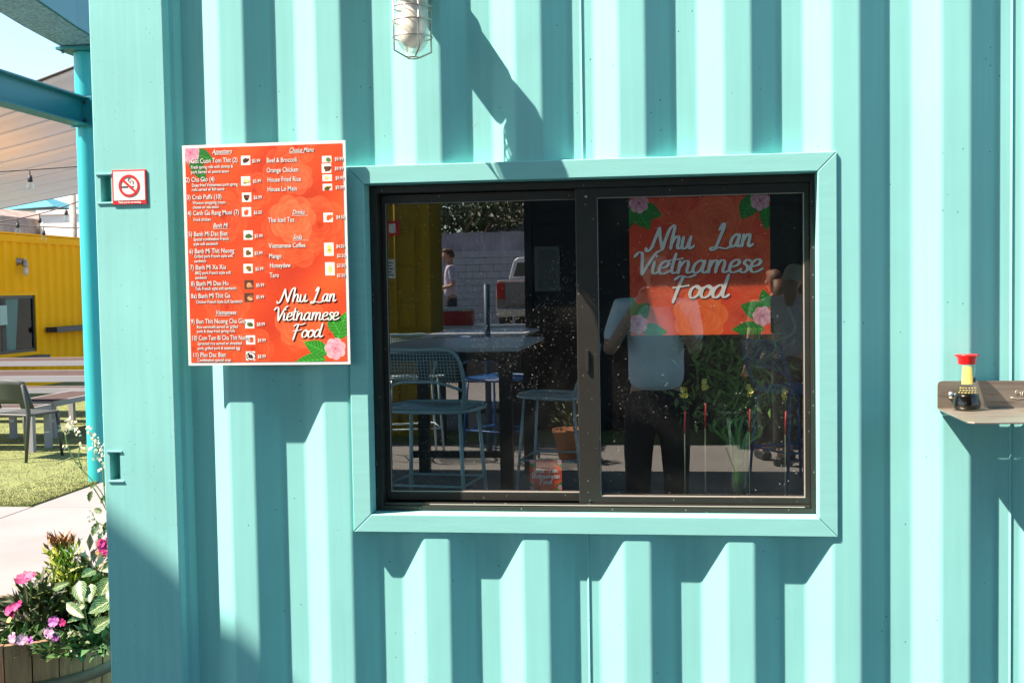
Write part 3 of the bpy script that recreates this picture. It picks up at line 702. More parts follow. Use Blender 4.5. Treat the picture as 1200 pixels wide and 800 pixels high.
text_mesh([('Thank you for not smoking', cx, nz0+.0035, .0085, .72, 0, 'CENTER')], 'lettering', m_letter, ns, ny-.0007, bold=.0002)

# ------------------------------------------------------------------ lamp on the turquoise wall
def cage_lamp(name, loc, label, rz=0, full=True, bits=24):
    t = empty(name, loc, label, 'lamp', None, rz)
    # local: wall at y=0, lamp hangs at y=-.13; z=0 at the bottom of the cage
    yl = -.13; n_ = bits
    b = MB(); b.lathe([(0,-.0),(.066,0),(.067,.008),(.058,.014),(.055,.075),(.050,.085),(0,.087)], n_, M=Matrix.Translation((-.012, 0, .245)) @ Matrix.Rotation(R(90), 4, 'X'))
    b.build('wall_box', m_cast, t)
    b = MB(); b.tube(crom([(-.012,-.05,.245),(-.008,-.09,.262),(0,yl,.270)], 5), .034, 12); b.tube([(0, yl, .27), (0, yl, .225)], .034, 12); b.build('arm', m_cast, t)
    b = MB(); b.lathe([(0,.240),(.036,.240),(.043,.228),(.046,.19),(.048,.170),(.044,.165),(0,.165)], n_, c=(0,yl,0)); b.build('cap', m_cast, t)
    b = MB(); b.lathe([(.0418,.166),(.0418,.06),(.039,.042),(.030,.026),(.016,.016),(0,.013)], n_, c=(0,yl,0)); b.build('glass_jar', m_jar, t)
    b = MB(); b.lathe([(.020,.15),(.026,.13),(.034,.105),(.036,.075),(.033,.05),(.020,.033),(0,.028)], n_, c=(0,yl,0)); b.build('bulb', m_frost, t)
    b = MB(); b.lathe([(.018,.164),(.018,.128),(.0,.128)], n_, c=(0,yl,0)); b.build('socket', m_cast, t)
    b = MB(); r_ = .051
    for z in (.055, .097, .132, .162): b.tube([(r_*math.cos(q*math.pi/14), yl+r_*math.sin(q*math.pi/14), z) for q in range(28)], .0021, 5, closed=True)
    for a in (30, 120, 210, 300):
        c_, s_ = math.cos(R(a)), math.sin(R(a)); b.tube([(rr*c_, yl+rr*s_, z) for rr, z in ((r_,.17),(r_,.055),(r_,.020),(.018,.004),(.010,.003))], .0024, 5)
    b.tube([(.015*math.cos(q*math.pi/8), yl+.015*math.sin(q*math.pi/8), .003) for q in range(16)], .002, 5, closed=True)
    b.build('cage', m_cage, t); return t
pL = W(484, 68, -.13)
cage_lamp('cage_lamp', (pL.x, 0, pL.z-.003), 'wire caged jelly jar lamp above the serving window')

# ------------------------------------------------------------------ steel shelf and soy sauce bottle
SX, SZ = .711, 1.262
sh = empty('steel_shelf', (0,0,0), 'small stainless steel wall shelf right of the window', 'shelf')
poly = [(SX, SZ), (2.0, SZ), (2.0, SZ+.071), (SX+.010, SZ+.071), (SX+.004, SZ+.069), (SX+.001, SZ+.065), (SX, SZ+.058)]
b = MB(); b.extr(poly, -.005, -.001, 'y'); b.build('back_plate', m_steel, sh)
b = MB(); b.extr([(SX, -.0052), (2.0, -.0052), (2.0, -.32), (SX+.012, -.32), (SX, -.308)], SZ-.004, SZ, 'z'); o = b.build('shelf_plate', m_steel, sh); bevel(o, .0008, 2)
def bolt(x, z):
    b = MB(); b.lathe([(.0105,0),(.0102,.002),(.0085,.006),(.005,.0085),(0,.0095)], 16, M=Matrix.Translation((x, -.006, z)) @ Matrix.Rotation(R(90), 4, 'X')); return b.build('bolt', m_chrome, sh)
p = W(1115.5, 463, -.01)
bolt(p.x, p.z); bolt(1.30, 1.297); bolt(1.9, 1.297)
b = MB(); pA = W(1190, 458, -.006)
for pts in ([(0,0),(.002,-.012)],[(0,0),(.006,.002),(.007,-.004),(.002,-.006),(.009,-.012)],[(.012,-.003),(.012,-.011),(.017,-.011),(.018,-.002)],[(-.012,-.016),(.004,-.020),(.022,-.018),(.05,-.021)],[(.022,0),(.024,-.011),(.03,-.004),(.035,-.011),(.037,0)]):
    b.tube([(pA.x+q[0], -.0062, pA.z+q[1]) for q in pts], .0006, 4)
b.build('scratched_writing', mat('bare_scratch', (.62,.58,.5), .4, metal=.5), sh)
sb = empty('sauce_bottle', (.7735, -.050, SZ), 'soy sauce bottle with red cap standing on the steel shelf', 'bottle')
prof = [(0,.0015),(.030,.0015),(.0345,.005),(.0348,.016),(.031,.034),(.0265,.05),(.0235,.066),(.0205,.085),(.0200,.100),(.0205,.118),(.021,.127)]
b = MB(); b.lathe([(max(r-.002,0), z+.0012) for r, z in prof if z < .037]+[(.0275,.042),(0,.0421)], 28); b.build('soy_sauce', m_soy, sb)
b = MB(); b.lathe(prof, 28); b.build('glass_body', m_clear, sb)
b = MB(); b.lathe([(.0215,.118),(.0225,.121),(.0232,.131),(.0255,.139),(.0262,.1425),(.024,.1435),(0,.141)], 28)
b.extr([(.018,-.010),(.030,-.004),(.030,.004),(.018,.010)], .1385, .1425, 'z'); b.extr([(-.018,-.010),(-.030,-.004),(-.030,.004),(-.018,.010)], .1385, .1425, 'z')
b.build('cap', m_redcap, sb)
b = MB(); vs = []; n_ = 10
for z, r in ((.068,.0238),(.114,.0208)):
    for k in range(n_+1):
        q = R(-136+68*k/n_); vs.append((r*math.cos(q), r*math.sin(q), z))
b.add(vs, [(k, k+1, n_+2+k, n_+1+k) for k in range(n_)], True); b.build('label', m_label, sb)
b = MB()
for z, r in ((.046,.0283),(.052,.0266),(.058,.0255)):
    for k in range(7):
        q = R(-150+17*k+(z*9000 % 7)); q2 = q+R(9+3*math.sin(k*5+z*900))
        b.tube([(r*math.cos(q),r*math.sin(q),z),(r*math.cos(q2),r*math.sin(q2),z+.0012)], .0011, 4)
b.build('printed_marks', m_label, sb)
b = MB()
for k in range(4):
    q = R(-66+7*k); r = .0232; b.tube([(r*math.cos(q),r*math.sin(q),.073),(r*.97*math.cos(q),r*.97*math.sin(q),.085+.004*(k % 2))], .0009, 4)
b.build('dark_print', m_ink, sb)

# ------------------------------------------------------------------ invented sheets overhead (out of frame, added to block and tint light)
def sail(name, pts, label, cat='shade sail', sag=.12, n_=10, mt=None):
    mt = mt or mat('teal_bounce_cloth', (.02, .22, .23), .95)  # invented cloth, teal so the light it bounces tints the wall's shade
    """triangle or quad of cloth with hemmed edges, slightly sagging"""
    P = [Vector(p) for p in pts]
    if len(P) == 3: P.append((P[2]+P[0])/2)
    V = []; Fq = []
    for i in range(n_+1):
        for j in range(n_+1):
            u, v = i/n_, j/n_; q = (P[0]*(1-u)+P[1]*u)*(1-v)+(P[3]*(1-u)+P[2]*u)*v
            q.z -= sag*16*u*(1-u)*v*(1-v); V.append(q)
    for i in range(n_):
        for j in range(n_): a = i*(n_+1)+j; Fq.append((a, a+n_+1, a+n_+2, a+1))
    b = MB(); b.add(V, Fq, True); o = b.build(name, mt); s_ = o.modifiers.new('thick', 'SOLIDIFY'); s_.thickness = .004
    return tag(o, label, cat)
A_ = W(131, 605); B_ = W(303, 758); dl = (A_-B_).normalized()
E1, E2, E3 = A_+dl*.45, B_-dl*1.6, Vector((-1.9, 0, -1.4))
sail('shade_sail', [E1+SUN*7.0, E2+SUN*6.0, E3+SUN*6.6], 'small teal triangular shade sail high above the left corner', sag=0)  # added occluder, shaped to throw the soft shadow edge across the corner post
sail('shade_sail', [(-8.5,-7.67,3.6),(3.5,-7.67,3.6),(3.5,-1.2,3.75),(-8.5,-1.2,3.75)], 'wide teal shade sail stretched over the bar tables', sag=.02)  # added occluder: darkens the patio and keeps ground bounce off the wall
sail('shade_sail', [(-9.5,-13.8,4.3),(4.5,-13.8,4.3),(4.5,-9.45,4.2),(-9.5,-9.45,4.2)], 'teal shade sail beyond the sunlit strip of paving', sag=.02)  # added occluder: ends the sunlit strip seen mirrored in the window
# big canopy seen through the gap on the left
cq = [W(128, 63, 10), W(-110, 154, 16), W(-100, 264, 22), W(128, 219, 22)]
can = empty('fabric_canopy', (0,0,0), 'large beige seamed fabric canopy above the lawn', 'canopy')
nU = 9
for k in range(nU):
    v0, v1 = k/nU, (k+1)/nU+.003
    def q_(u, v):
        p = (cq[0]*(1-u)+cq[1]*u)*(1-v)+(cq[3]*(1-u)+cq[2]*u)*v; p.z -= .05*math.sin(math.pi*(v*nU % 1.0001))+.25*4*u*(1-u)*v*(1-v); return p
    vs = []; fs = []
    for i in range(9):
        for j in range(5): vs.append(q_(i/8, v0+(v1-v0)*j/4))
    for i in range(8):
        for j in range(4): a = i*5+j; fs.append((a, a+5, a+6, a+1))
    b = MB(); b.add(vs, fs, True); o = b.build('fabric_panel', m_sail, can); s_ = o.modifiers.new('t', 'SOLIDIFY'); s_.thickness = .003
for a_, c_ in ((0, 1), (2, 3)): MB().tube([cq[a_], cq[c_]], .02, 6).build('edge_cable', m_blacksteel, can)

# ------------------------------------------------------------------ teal steel frame, left
fr = empty('steel_structure', (0,0,0), 'teal steel frame of a round column and beams left of the container', 'steel frame')
cx_, cy_ = -4.765, 6.02+.1
b = MB(); b.lathe([(.092, 0), (.092, 3.60)], 40, c=(cx_, cy_, 0)); b.build('column', mat('bright_teal_column_paint', (.02, .36, .37), .4, var=.05, vs=2), fr)
box('cap_plate', (cx_-.17, cy_-.17, 3.605), (cx_+.17, cy_+.17, 3.63), m_steelteal, fr, .002)
for dx, dy in ((-.13,-.13),(.13,-.13)):
    b = MB(); b.lathe([(.014,0),(.014,.02),(0,.022)], 6, c=(cx_+dx, cy_+dy, 3.58)); b.build('bolt', m_chrome, fr)
def ibeam(name, y0, y1, x, z0, z1, axis='y'):
    w_ = .075; t = .012; b = MB()
    for a, c in (((x-w_, z0), (x+w_, z0+t)), ((x-w_, z1-t), (x+w_, z1)), ((x-.005, z0+t), (x+.005, z1-t))):
        if axis == 'y': b.box((a[0], y0, a[1]), (c[0], y1, c[1]))
        else: b.box((y0, a[0], a[1]), (y1, c[0], c[1]))
    return b.build(name, m_steelteal, fr)
ibeam('beam', -1.5, cy_-.10, cx_, 2.985, 3.215)
ibeam('beam', cx_+.11, 3.0, cy_, 2.985, 3.215, 'x')
box('connection_plate', (cx_-.09, cy_-.112, 2.975), (cx_+.10, cy_-.098, 3.225), m_steelteal, fr, .002)
box('connection_plate', (cx_+.098, cy_-.09, 2.975), (cx_+.112, cy_+.09, 3.225), m_steelteal, fr, .002)
for z in (3.03, 3.17):
    for x in (-.045, .045): b = MB(); b.lathe([(.012,0),(.012,.014),(0,.015)], 6, M=Matrix.Translation((cx_+x, cy_-.112, z)) @ Matrix.Rotation(R(90), 4, 'X')); b.build('bolt', m_blacksteel, fr)
# box beam on top, turned a little; speckled galvanised underside
pts = [Vector((-4.76, 6.35, 0)), Vector((-4.62, 5.3, 0)), Vector((-4.44, 4.3, 0)), Vector((-4.20, 3.3, 0)), Vector((-3.9, 2.3, 0)), Vector((-3.5, 1.2, 0))]
b = MB(); bu = MB()
L = []
for i, p in enumerate(pts):
    t = (pts[min(i+1, 5)]-pts[max(i-1, 0)]).normalized(); nn = Vector((-t.y, t.x, 0)); L.append((p+nn*.20, p-nn*.20))
for (a, c), (a2, c2) in zip(L[:-1], L[1:]):
    for z0, z1, tgt in ((3.64, 3.92, b),):
        vs = [Vector((p.x, p.y, z)) for z in (z0, z1) for p in (a, c, c2, a2)]; tgt.add(vs, [(4,5,6,7),(0,1,5,4),(1,2,6,5),(2,3,7,6),(3,0,4,7),(0,3,2,1)])
    ins = .012; vs = [a.lerp(c, .04), c.lerp(a, .04), c2.lerp(a2, .04), a2.lerp(c2, .04)]
    bu.add([Vector((p.x, p.y, z)) for z in (3.636, 3.639) for p in vs], [(0,3,2,1),(4,5,6,7),(0,1,5,4),(2,3,7,6)])
b.build('beam', m_steelteal, fr)
bu.build('beam_underside', mat('galvanised_speckle', (.16,.34,.40), .55, metal=.3, var=.6, vs=45, bump=.6, bs=90), fr)

# string lights
def string_lights(pa, pb, sag, bulbs, label, r_=.008):
    t = empty('string_lights', (0,0,0), label, 'string lights'); pa, pb = Vector(pa), Vector(pb); n_ = 24
    P = [pa.lerp(pb, i/n_)-Vector((0,0,sag*4*(i/n_)*(1-i/n_))) for i in range(n_+1)]
    b = MB(); b.tube(P, r_, 5); b.build('cable', m_black, t)
    for u in bulbs:
        p = pa.lerp(pb, u)-Vector((0,0,sag*4*u*(1-u)))
        b = MB(); b.tube([p, p-Vector((0,0,.06))], .006, 5); b.lathe([(.0,.0),(.02,-.005),(.026,-.06),(.02,-.07),(0,-.072)], 10, c=p-Vector((0,0,.055))); o = b.build('bulb_socket', m_black, t)
        b = MB(); b.lathe([(.016,0),(.03,-.03),(.034,-.055),(.022,-.08),(0,-.088)], 10, c=p-Vector((0,0,.126))); b.build('bulb', m_clear, t)
string_lights((-9.8,8,2.90), (-4.9,8,2.93), .07, (.15,.41,.70,.95), 'upper black string of light bulbs under the fabric canopy')
string_lights(W(-60,262,12), W(112,228,12), .12, (.30,.47,.62,.80), 'lower drooping string of light bulbs above the yellow container')
a = W(-60,258,13); c = W(120,268,13)
string_lights(a, c, .02, (.25,.62), 'straight string of light bulbs just above the yellow roof line')

# ------------------------------------------------------------------ yellow container, left
yc = empty('yellow_container', (0,0,0), 'yellow corrugated container with a dark window, across the lawn', 'container')
YX = -10.7; b = MB(); y = 9.7; prof = []
while y < 21.7: prof += [(y, 0), (y+.072, 0), (y+.14, -.036), (y+.21, -.036)]; y += .278
WY0, WY1, WZ0, WZ1 = 13.4, 15.58, .62, 1.58
for (y0, d0), (y1, d1) in zip(prof[:-1], prof[1:]):
    mid = (y0+y1)/2
    for za, zb in ((((.14, WZ0), (WZ1, 2.47)) if WY0 < mid < WY1 else ((.14, 2.47),))):
        b.add([(YX+d0, y0, za), (YX+d1, y1, za), (YX+d1, y1, zb), (YX+d0, y0, zb)], [(0,1,2,3)])
b.build('side_panel', m_yellow, yc)
box('top_rail', (YX-.08, 9.7, 2.47), (YX+.012, 21.8, 2.59), m_yellow, yc)
box('bottom_rail', (YX-.08, 9.7, 0), (YX+.012, 21.8, .14), m_yellow, yc)
box('corner_post', (YX-.16, 9.5, 0), (YX+.02, 9.7, 2.6), m_yellow, yc); box('corner_post', (YX-.16, 21.8, 0), (YX+.02, 22.0, 2.6), m_yellow, yc)
box('roof', (YX-2.44, 9.7, 2.60), (YX-.01, 21.8, 2.63), m_yellow, yc); box('end_wall', (YX-2.44, 9.6, .1), (YX-.17, 9.64, 2.6), m_yellow, yc); box('end_wall', (YX-2.44, 21.86, .1), (YX-.17, 21.9, 2.6), m_yellow, yc)
box('rear_wall', (YX-2.44, 9.66, .1), (YX-2.40, 21.84, 2.59), m_yellow, yc); box('inner_lining', (YX-.9, WY0-3, .15), (YX-.85, WY1+3, 2.4), m_dark, yc)
b = MB()
for a_, c_ in (((YX-.05, WY0-.06, WZ0-.06), (YX+.02, WY0, WZ1+.06)), ((YX-.05, WY1, WZ0-.06), (YX+.02, WY1+.06, WZ1+.06)), ((YX-.05, WY0, WZ1), (YX+.02, WY1, WZ1+.06)), ((YX-.05, WY0, WZ0-.06), (YX+.02, WY1, WZ0))): b.box(a_, c_)
b.build('window_trim', m_yellow, yc)
wn = bpy.data.objects.new('window', None); link(wn, yc)
b = MB()
for a_, c_ in (((YX-.04, WY0, WZ0), (YX-.005, WY0+.05, WZ1)), ((YX-.04, WY1-.05, WZ0), (YX-.005, WY1, WZ1)), ((YX-.04, WY0+.05, WZ1-.05), (YX-.005, WY1-.05, WZ1)), ((YX-.04, WY0+.05, WZ0), (YX-.005, WY1-.05, WZ0+.05)), ((YX-.038, 14.45, WZ0+.05), (YX-.007, 14.52, WZ1-.05))): b.box(a_, c_)
b.build('frame', m_bronze, wn)
box('pane', (YX-.03, WY0+.05, WZ0+.05), (YX-.025, WY1-.05, WZ1-.05), glass_mat('far_window_glass', (.8,.88,.86), .0), wn)
b = MB(); b.add([(YX-.10, 14.85, WZ0), (YX-.10, 15.10, WZ0), (YX-.10, 15.25, WZ1), (YX-.10, 14.85, WZ1), (YX-.16, 14.85, WZ0), (YX-.16, 15.10, WZ0), (YX-.16, 15.25, WZ1), (YX-.16, 14.85, WZ1)], [(0,1,2,3),(4,7,6,5),(1,5,6,2),(0,3,7,4)])
b.build('column_reflection', m_steelteal, wn)  # the teal column's reflection in this window, built as a solid strip
box('paper_notice', (YX-.050, 14.45, 1.10), (YX-.045, 14.80, 1.42), m_white, wn)
box('counter_ledge', (YX+.03, 15.86, .925), (YX+.24, 17.9, 1.015), m_blacksteel, yc, .003)
box('counter_ledge', (YX+.03, 12.6, .50), (YX+.24, 15.6, .56), m_blacksteel, yc, .003)
box('vent_slot', (YX-.034, 15.28, 2.24), (YX-.030, 15.33, 2.42), m_black, yc)
cage_lamp('cage_lamp', (YX-.01, 15.12, 1.90), 'small caged lamp on the yellow container above its window', R(90), bits=12)

# ------------------------------------------------------------------ tables, benches and chair on the lawn
def parsons(name, x0, x1, y0, y1, z, label, cat, slat=.11, group=None, leg=.06):
    t = empty(name, ((x0+x1)/2, (y0+y1)/2, 0), label, cat, group); hx, hy = (x1-x0)/2, (y1-y0)/2
    lx = x1-x0 > y1-y0
    n_ = max(2, int((2*hy-.02 if lx else 2*hx-.02)/slat)); 
    for k in range(n_):
        s0 = -((hy if lx else hx)-.032)+k*(2*(hy if lx else hx)-.064)/n_; s1 = s0+(2*(hy if lx else hx)-.064)/n_-.008
        if lx: o = box('slat', (-hx+.032, s0, z-.022), (hx-.032, s1, z-.002), m_tabledark, t)
        else: o = box('slat', (s0, -hy+.032, z-.022), (s1, hy-.032, z-.002), m_tabledark, t)
    b = MB()
    for a_, c_ in (((-hx, -hy, z-.06), (hx, -hy+.03, z)), ((-hx, hy-.03, z-.06), (hx, hy, z)), ((-hx, -hy+.03, z-.06), (-hx+.03, hy-.03, z)), ((hx-.03, -hy+.03, z-.06), (hx, hy-.03, z))): b.box(a_, c_)
    b.build('frame', m_tablewhite, t)
    for sx in (-1, 1):
        for sy_ in (-1, 1):
            x_, y_ = sx*(hx-leg/2-.001), sy_*(hy-leg/2-.001); box('leg', (x_-leg/2, y_-leg/2, .012), (x_+leg/2, y_+leg/2, z-.061), m_tablewhite, t)
    return t
parsons('dining_table', -9.4, -5.2, 8.10, 8.98, .75, 'long brown slatted table with white frame on the lawn', 'table')
parsons('bench', -9.0, -6.28, 7.72, 8.10, .46, 'white framed slatted bench pulled up to the long table', 'bench')
parsons('bench', -7.15, -6.62, 8.75, 10.1, .42, 'short bench set crosswise at the end of the long table', 'bench')
parsons('dining_table', -9.6, -5.6, 10.6, 11.4, .75, 'farther slatted table close to the yellow container', 'table')
parsons('bench', -9.2, -6.0, 10.1, 10.42, .45, 'farther slatted bench near the yellow container', 'bench')
ch = empty('plastic_chair', (-6.13, 7.35, .012), 'dark grey moulded plastic chair on the lawn, back turned', 'chair', rz=R(-14))
b = MB(); vs = []; fs = []
for j in range(7):
    v = j/6
    for i in range(9):
        u = i/8-.5; wd_ = .50-.03*v
        vs.append((u*wd_, -.20-.10*v-.05*math.cos(u*3.1)+.05, .50+.28*v-.03*(2*u)**2*v+.02*u*v))
for j in range(6):
    for i in range(8):
        if j == 0 and 2 <= i <= 5: continue
        a = j*9+i; fs.append((a, a+1, a+10, a+9))
b.add(vs, fs, True); o = b.build('backrest', m_chair, ch); s_ = o.modifiers.new('t', 'SOLIDIFY'); s_.thickness = .012
b = MB(); b.box((-.22, -.20, .425), (.22, .22, .45)); o = b.build('seat', m_chair, ch); bevel(o, .012, 3)
for sx in (-1, 1):
    b = MB(); b.tube([(sx*.225,-.26,.74),(sx*.222,-.20,.52),(sx*.215,-.19,.44),(sx*.235,-.26,0)], [.018,.022,.022,.014], 8); b.build('leg', m_chair, ch)
    b = MB(); b.tube([(sx*.21,.19,.43),(sx*.225,.22,0)], [.02,.014], 8); b.build('leg', m_chair, ch)

# ------------------------------------------------------------------ far buildings on the left
def simple_building(name, x0, x1, y0, y1, z, wallm, label, parapet=None):
    t = empty(name, (0,0,0), label, 'building'); box('wall', (x0, y0, 0), (x1, y1, z), wallm, t)
    box('parapet', (x0-.1, y0-.1, z+.002), (x1+.1, y1+.1, z+.18), parapet or wallm, t); return t
t = simple_building('stucco_building', -24.3, -14, 40, 50, 4.7, m_stucco, 'pale flat topped stucco building in the far distance')
for x in (-22.6, -19.8, -17.2): box('window', (x, 39.93, 1.5), (x+1.1, 39.99, 3.0), m_farglass, t)
t = empty('stone_building', (0,0,0), 'tan stone gabled building far behind the yellow container', 'building')
b = MB(); b.extr([(-31, 0), (-24.5, 0), (-24.5, 4.55), (-25.2, 4.9), (-31, 4.35)], 37, 44, 'y'); b.build('wall', m_palestone, t)
for k in range(60):
    x = -30.4+random.random()*5.7; z = 3.1+random.random()*1.15; sx, sz = .14+random.random()*.18, .10+random.random()*.12
    M_ = Matrix.Translation((x, 36.98, z)) @ Matrix.Rotation(random.uniform(-.6, .6), 4, 'Y'); o = box('stone', (-sx, -.05, -sz), (sx, .03, sz), m_palestone, t, M=M_)
t = empty('roof_pavilion', (0,0,0), 'teal pyramid roofed pavilion behind the pale building', 'building')
b = MB(); b.add([(-37.6,58,6.3),(-33.6,58,6.45),(-33.6,62,6.45),(-37.6,62,6.3),(-35.6,60,7.35)], [(0,1,4),(1,2,4),(2,3,4),(3,0,4)]); b.build('roof', m_tealroof, t)
b = MB(); b.box((-37, 58.6, 0), (-34.1, 61.4, 6.3)); b.build('wall', m_stucco, t)
o = MB().tube([(-17.6,30,0),(-17.6,30,4.75)], .10, 12).build('wooden_post', mat('grey_timber_post', (.36,.33,.27), .9, var=.2)); tag(o, 'grey timber pole holding up the far side of the canopy', 'post')

# ------------------------------------------------------------------ half barrel planter
BX, BY, BR_, BH = -2.30, .72, .36, .44
bar = empty('barrel_planter', (BX, BY, 0), 'weathered oak half barrel planter left of the container', 'planter')
ns_ = 26
for k in range(ns_):
    q0, q1 = 2*math.pi*k/ns_+.006, 2*math.pi*(k+1)/ns_-.006; prof = [(.30,.0),(.335,.14),(.352,.28),(.36,.44)]; vs = []; dr = random.uniform(-.002, .002)
    for r_, z in prof:
        for rr in (r_+dr, r_+dr-.022):
            for q in (q0, (q0+q1)/2, q1): vs.append((rr*math.cos(q), rr*math.sin(q), z+(random.uniform(-.002, .002) if z > .4 else 0)))
    fs = []
    for j in range(3):
        a = j*6
        for i in (0, 1): fs += [(a+i, a+i+1, a+i+7, a+i+6), (a+3+i+1, a+3+i, a+9+i, a+9+i+1)]
        fs += [(a, a+6, a+9, a+3), (a+2, a+5, a+11, a+8)]
    fs += [(18,19,22,21),(19,20,23,22)]
    b = MB(); b.add(vs, fs); b.build('stave', m_wood, bar)
for z, r_ in ((.285, .354), (.12, .335)):
    b = MB(); b.lathe([(r_-.004, z-.02), (r_+.0025, z-.02), (r_+.0045, z+.02), (r_-.002, z+.02)], 52); b.build('hoop', m_hoop, bar)
b = MB(); b.lathe([(.335, .385), (.2, .40), (0, .405)], 26); b.build('soil', m_soil, bar)

def leafquads(P, Dr, L, Wd, up=.25, fold=.3):
    """arrays of folded leaves; P base (n,3), Dr unit dir (n,3)"""
    n_ = len(P); P = np.asarray(P, float); Dr = np.asarray(Dr, float); Dr /= np.linalg.norm(Dr, axis=1, keepdims=True)+1e-9
    L = np.broadcast_to(L, (n_,))[:, None]; Wd = np.broadcast_to(Wd, (n_,))[:, None]
    S_ = np.cross(Dr, rng.normal(size=(n_, 3))*.5+np.array([0, 0, 1])); S_ /= np.linalg.norm(S_, axis=1, keepdims=True)+1e-9
    Nn = np.cross(S_, Dr)
    mid = P+Dr*L*.5; tip = P+Dr*L-Nn*L*up*.3
    V = np.stack([P, mid+S_*Wd*.5+Nn*Wd*fold, tip, mid-S_*Wd*.5+Nn*Wd*fold, mid], 1).reshape(-1, 3)
    b_ = np.arange(n_)[:, None]*5
    Fq = np.concatenate([b_+np.array([0, 1, 4]), b_+np.array([1, 2, 4]), b_+np.array([2, 3, 4]), b_+np.array([3, 0, 4])], 0)
    return V, Fq
def foliage(name, P, Dr, L, Wd, base, var, mt, parent, kind=None, tipc=None):
    V, Fq = leafquads(P, Dr, L, Wd); n_ = len(P)
    c = np.array(base)*.8*(1+var*(rng.random((n_, 1))*2-1))+np.array([.03, .02, 0])*rng.random((n_, 1))
    if tipc is not None: c = c*(1-tipc[1][:, None])+np.array(tipc[0])*tipc[1][:, None]
    return np_mesh(name, V, Fq, mt, parent, colors=np.clip(np.repeat(c, 5, 0), 0, 1), kind=kind)
def dome_dirs(n_, up=.5):
    d = rng.normal(size=(n_, 3)); d[:, 2] = np.abs(d[:, 2])*.8+up-.3; return d/np.linalg.norm(d, axis=1, keepdims=True)
def petal_flower(parent, c, r_, mt, face=(0,-1,.5), n_=5, name='flower', ruffle=.45):
    r_ = r_*.72; face = (face[0]+random.uniform(-.5,.5), face[1], face[2]+random.uniform(-.3,.4))
    b = MB(); f_ = Vector(face).normalized(); a = f_.orthogonal().normalized(); bb = f_.cross(a); c = Vector(c)
    for k in range(n_):
        q = 6.283*k/n_+random.random()*.4; dd = a*math.cos(q)+bb*math.sin(q); tt = f_.cross(dd); vs = [c]
        for u, w_ in ((.35, .28), (.75, .48), (1.0, .34)):
            for s_ in (-1, 0, 1): vs.append(c+dd*r_*u+tt*r_*w_*s_+f_*r_*(.18*u+random.uniform(-ruffle, ruffle)*.5*u))
        b.add(vs, [(0,1,2),(0,2,3),(1,4,5,2),(2,5,6,3),(4,7,8,5),(5,8,9,6)], True)
    o = b.build(name, mt, parent); return o
def plant(name, x, y, label, cat='plant'): return empty(name, (x, y, .40), label, cat)
def at_px(px, py, Y): return W(px, py, Y)
def stems(parent, lines, r_, mt=m_stem):
    b = MB()
    for L_ in lines: b.tube(crom(L_, 4), r_, 5)
    return b.build('stem', mt, parent)
def local(p, t): return Vector(p)-t.location
# dark strappy filler plants
def bushy(px, py, Y, rad, hgt, label, base, var=.5, n_=260, L=.05, wd=.022, name='bushy_plant', tipc=None):
    p = at_px(px, py, Y); t = plant(name, p.x, p.y, label); P = []; Dd = []
    d = dome_dirs(n_, .5); rr = rng.random((n_, 1))**.45
    P = d*rr*np.array([rad, rad, hgt]); 
    foliage('foliage', P, d+rng.normal(size=(n_, 3))*.5, L*(.7+.6*rng.random(n_)), wd, base, var, m_plant, t, 'stuff', tipc=(tipc, np.clip((P[:, 2]/hgt-.55)*3, 0, 1)) if tipc else None)
    return t
bushy(30, 745, .52, .11, .055, 'low dark green pansy foliage at the front left of the barrel', (.045,.12,.03), n_=260, L=.036, wd=.022, name='pansy_plant')
tp = bushy(72, 742, .46, .09, .05, 'low pansy plant with purple blooms at the middle of the barrel rim', (.05,.13,.035), n_=200, L=.036, wd=.022, name='pansy_plant')
tq = bushy(118, 738, .50, .09, .06, 'dark green broad leaved herb at the barrel rim by the post', (.03,.12,.045), n_=120, L=.06, wd=.03, name='herb_plant')
tl = bushy(50, 705, .68, .16, .15, 'tangle of dark narrow leaved stems in the middle of the barrel', (.05,.085,.04), n_=420, L=.085, wd=.018, name='trailing_plant')
tm = bushy(95, 690, .78, .16, .20, 'bushy yellow green plant behind the veined leaves', (.12,.20,.04), n_=420, L=.06, wd=.024)
tk = bushy(118, 668, .84, .14, .28, 'grey mauve leaved plant at the right of the barrel', (.20,.19,.13), n_=340, L=.065, wd=.026)
# yellow green croton with red tips
pc = at_px(75, 668, .74); tcn = plant('croton_plant', pc.x, pc.y, 'yellow green plant topped with reddish spiky leaves'); n_ = 330
zz = rng.random(n_); P = np.stack([rng.normal(size=n_)*.03*(1.2-zz*.5), rng.normal(size=n_)*.03, .10+zz*.20], 1)
Dd = np.stack([rng.normal(size=n_), rng.normal(size=n_), .5+zz*1.4], 1)
foliage('foliage', P, Dd, .042+.02*rng.random(n_), .012, (.34,.42,.04), .5, m_plant, tcn, 'stuff', tipc=((.24,.07,.045), np.clip((zz-.8)*5, 0, 1)))
n_ = 46; q = rng.random(n_)*6.28; P = np.stack([.012*np.cos(q), .012*np.sin(q), .285+.02*rng.random(n_)], 1); Dd = np.stack([np.cos(q), np.sin(q), .5+rng.random(n_)*1.2], 1)
foliage('spiky_leaves', P, Dd, .05+.03*rng.random(n_), .008, (.28,.10,.06), .4, m_plant, tcn, 'stuff')
stems(tcn, [[(0,0,-.0),(.004,0,.15),(0,0,.29)]], .005)
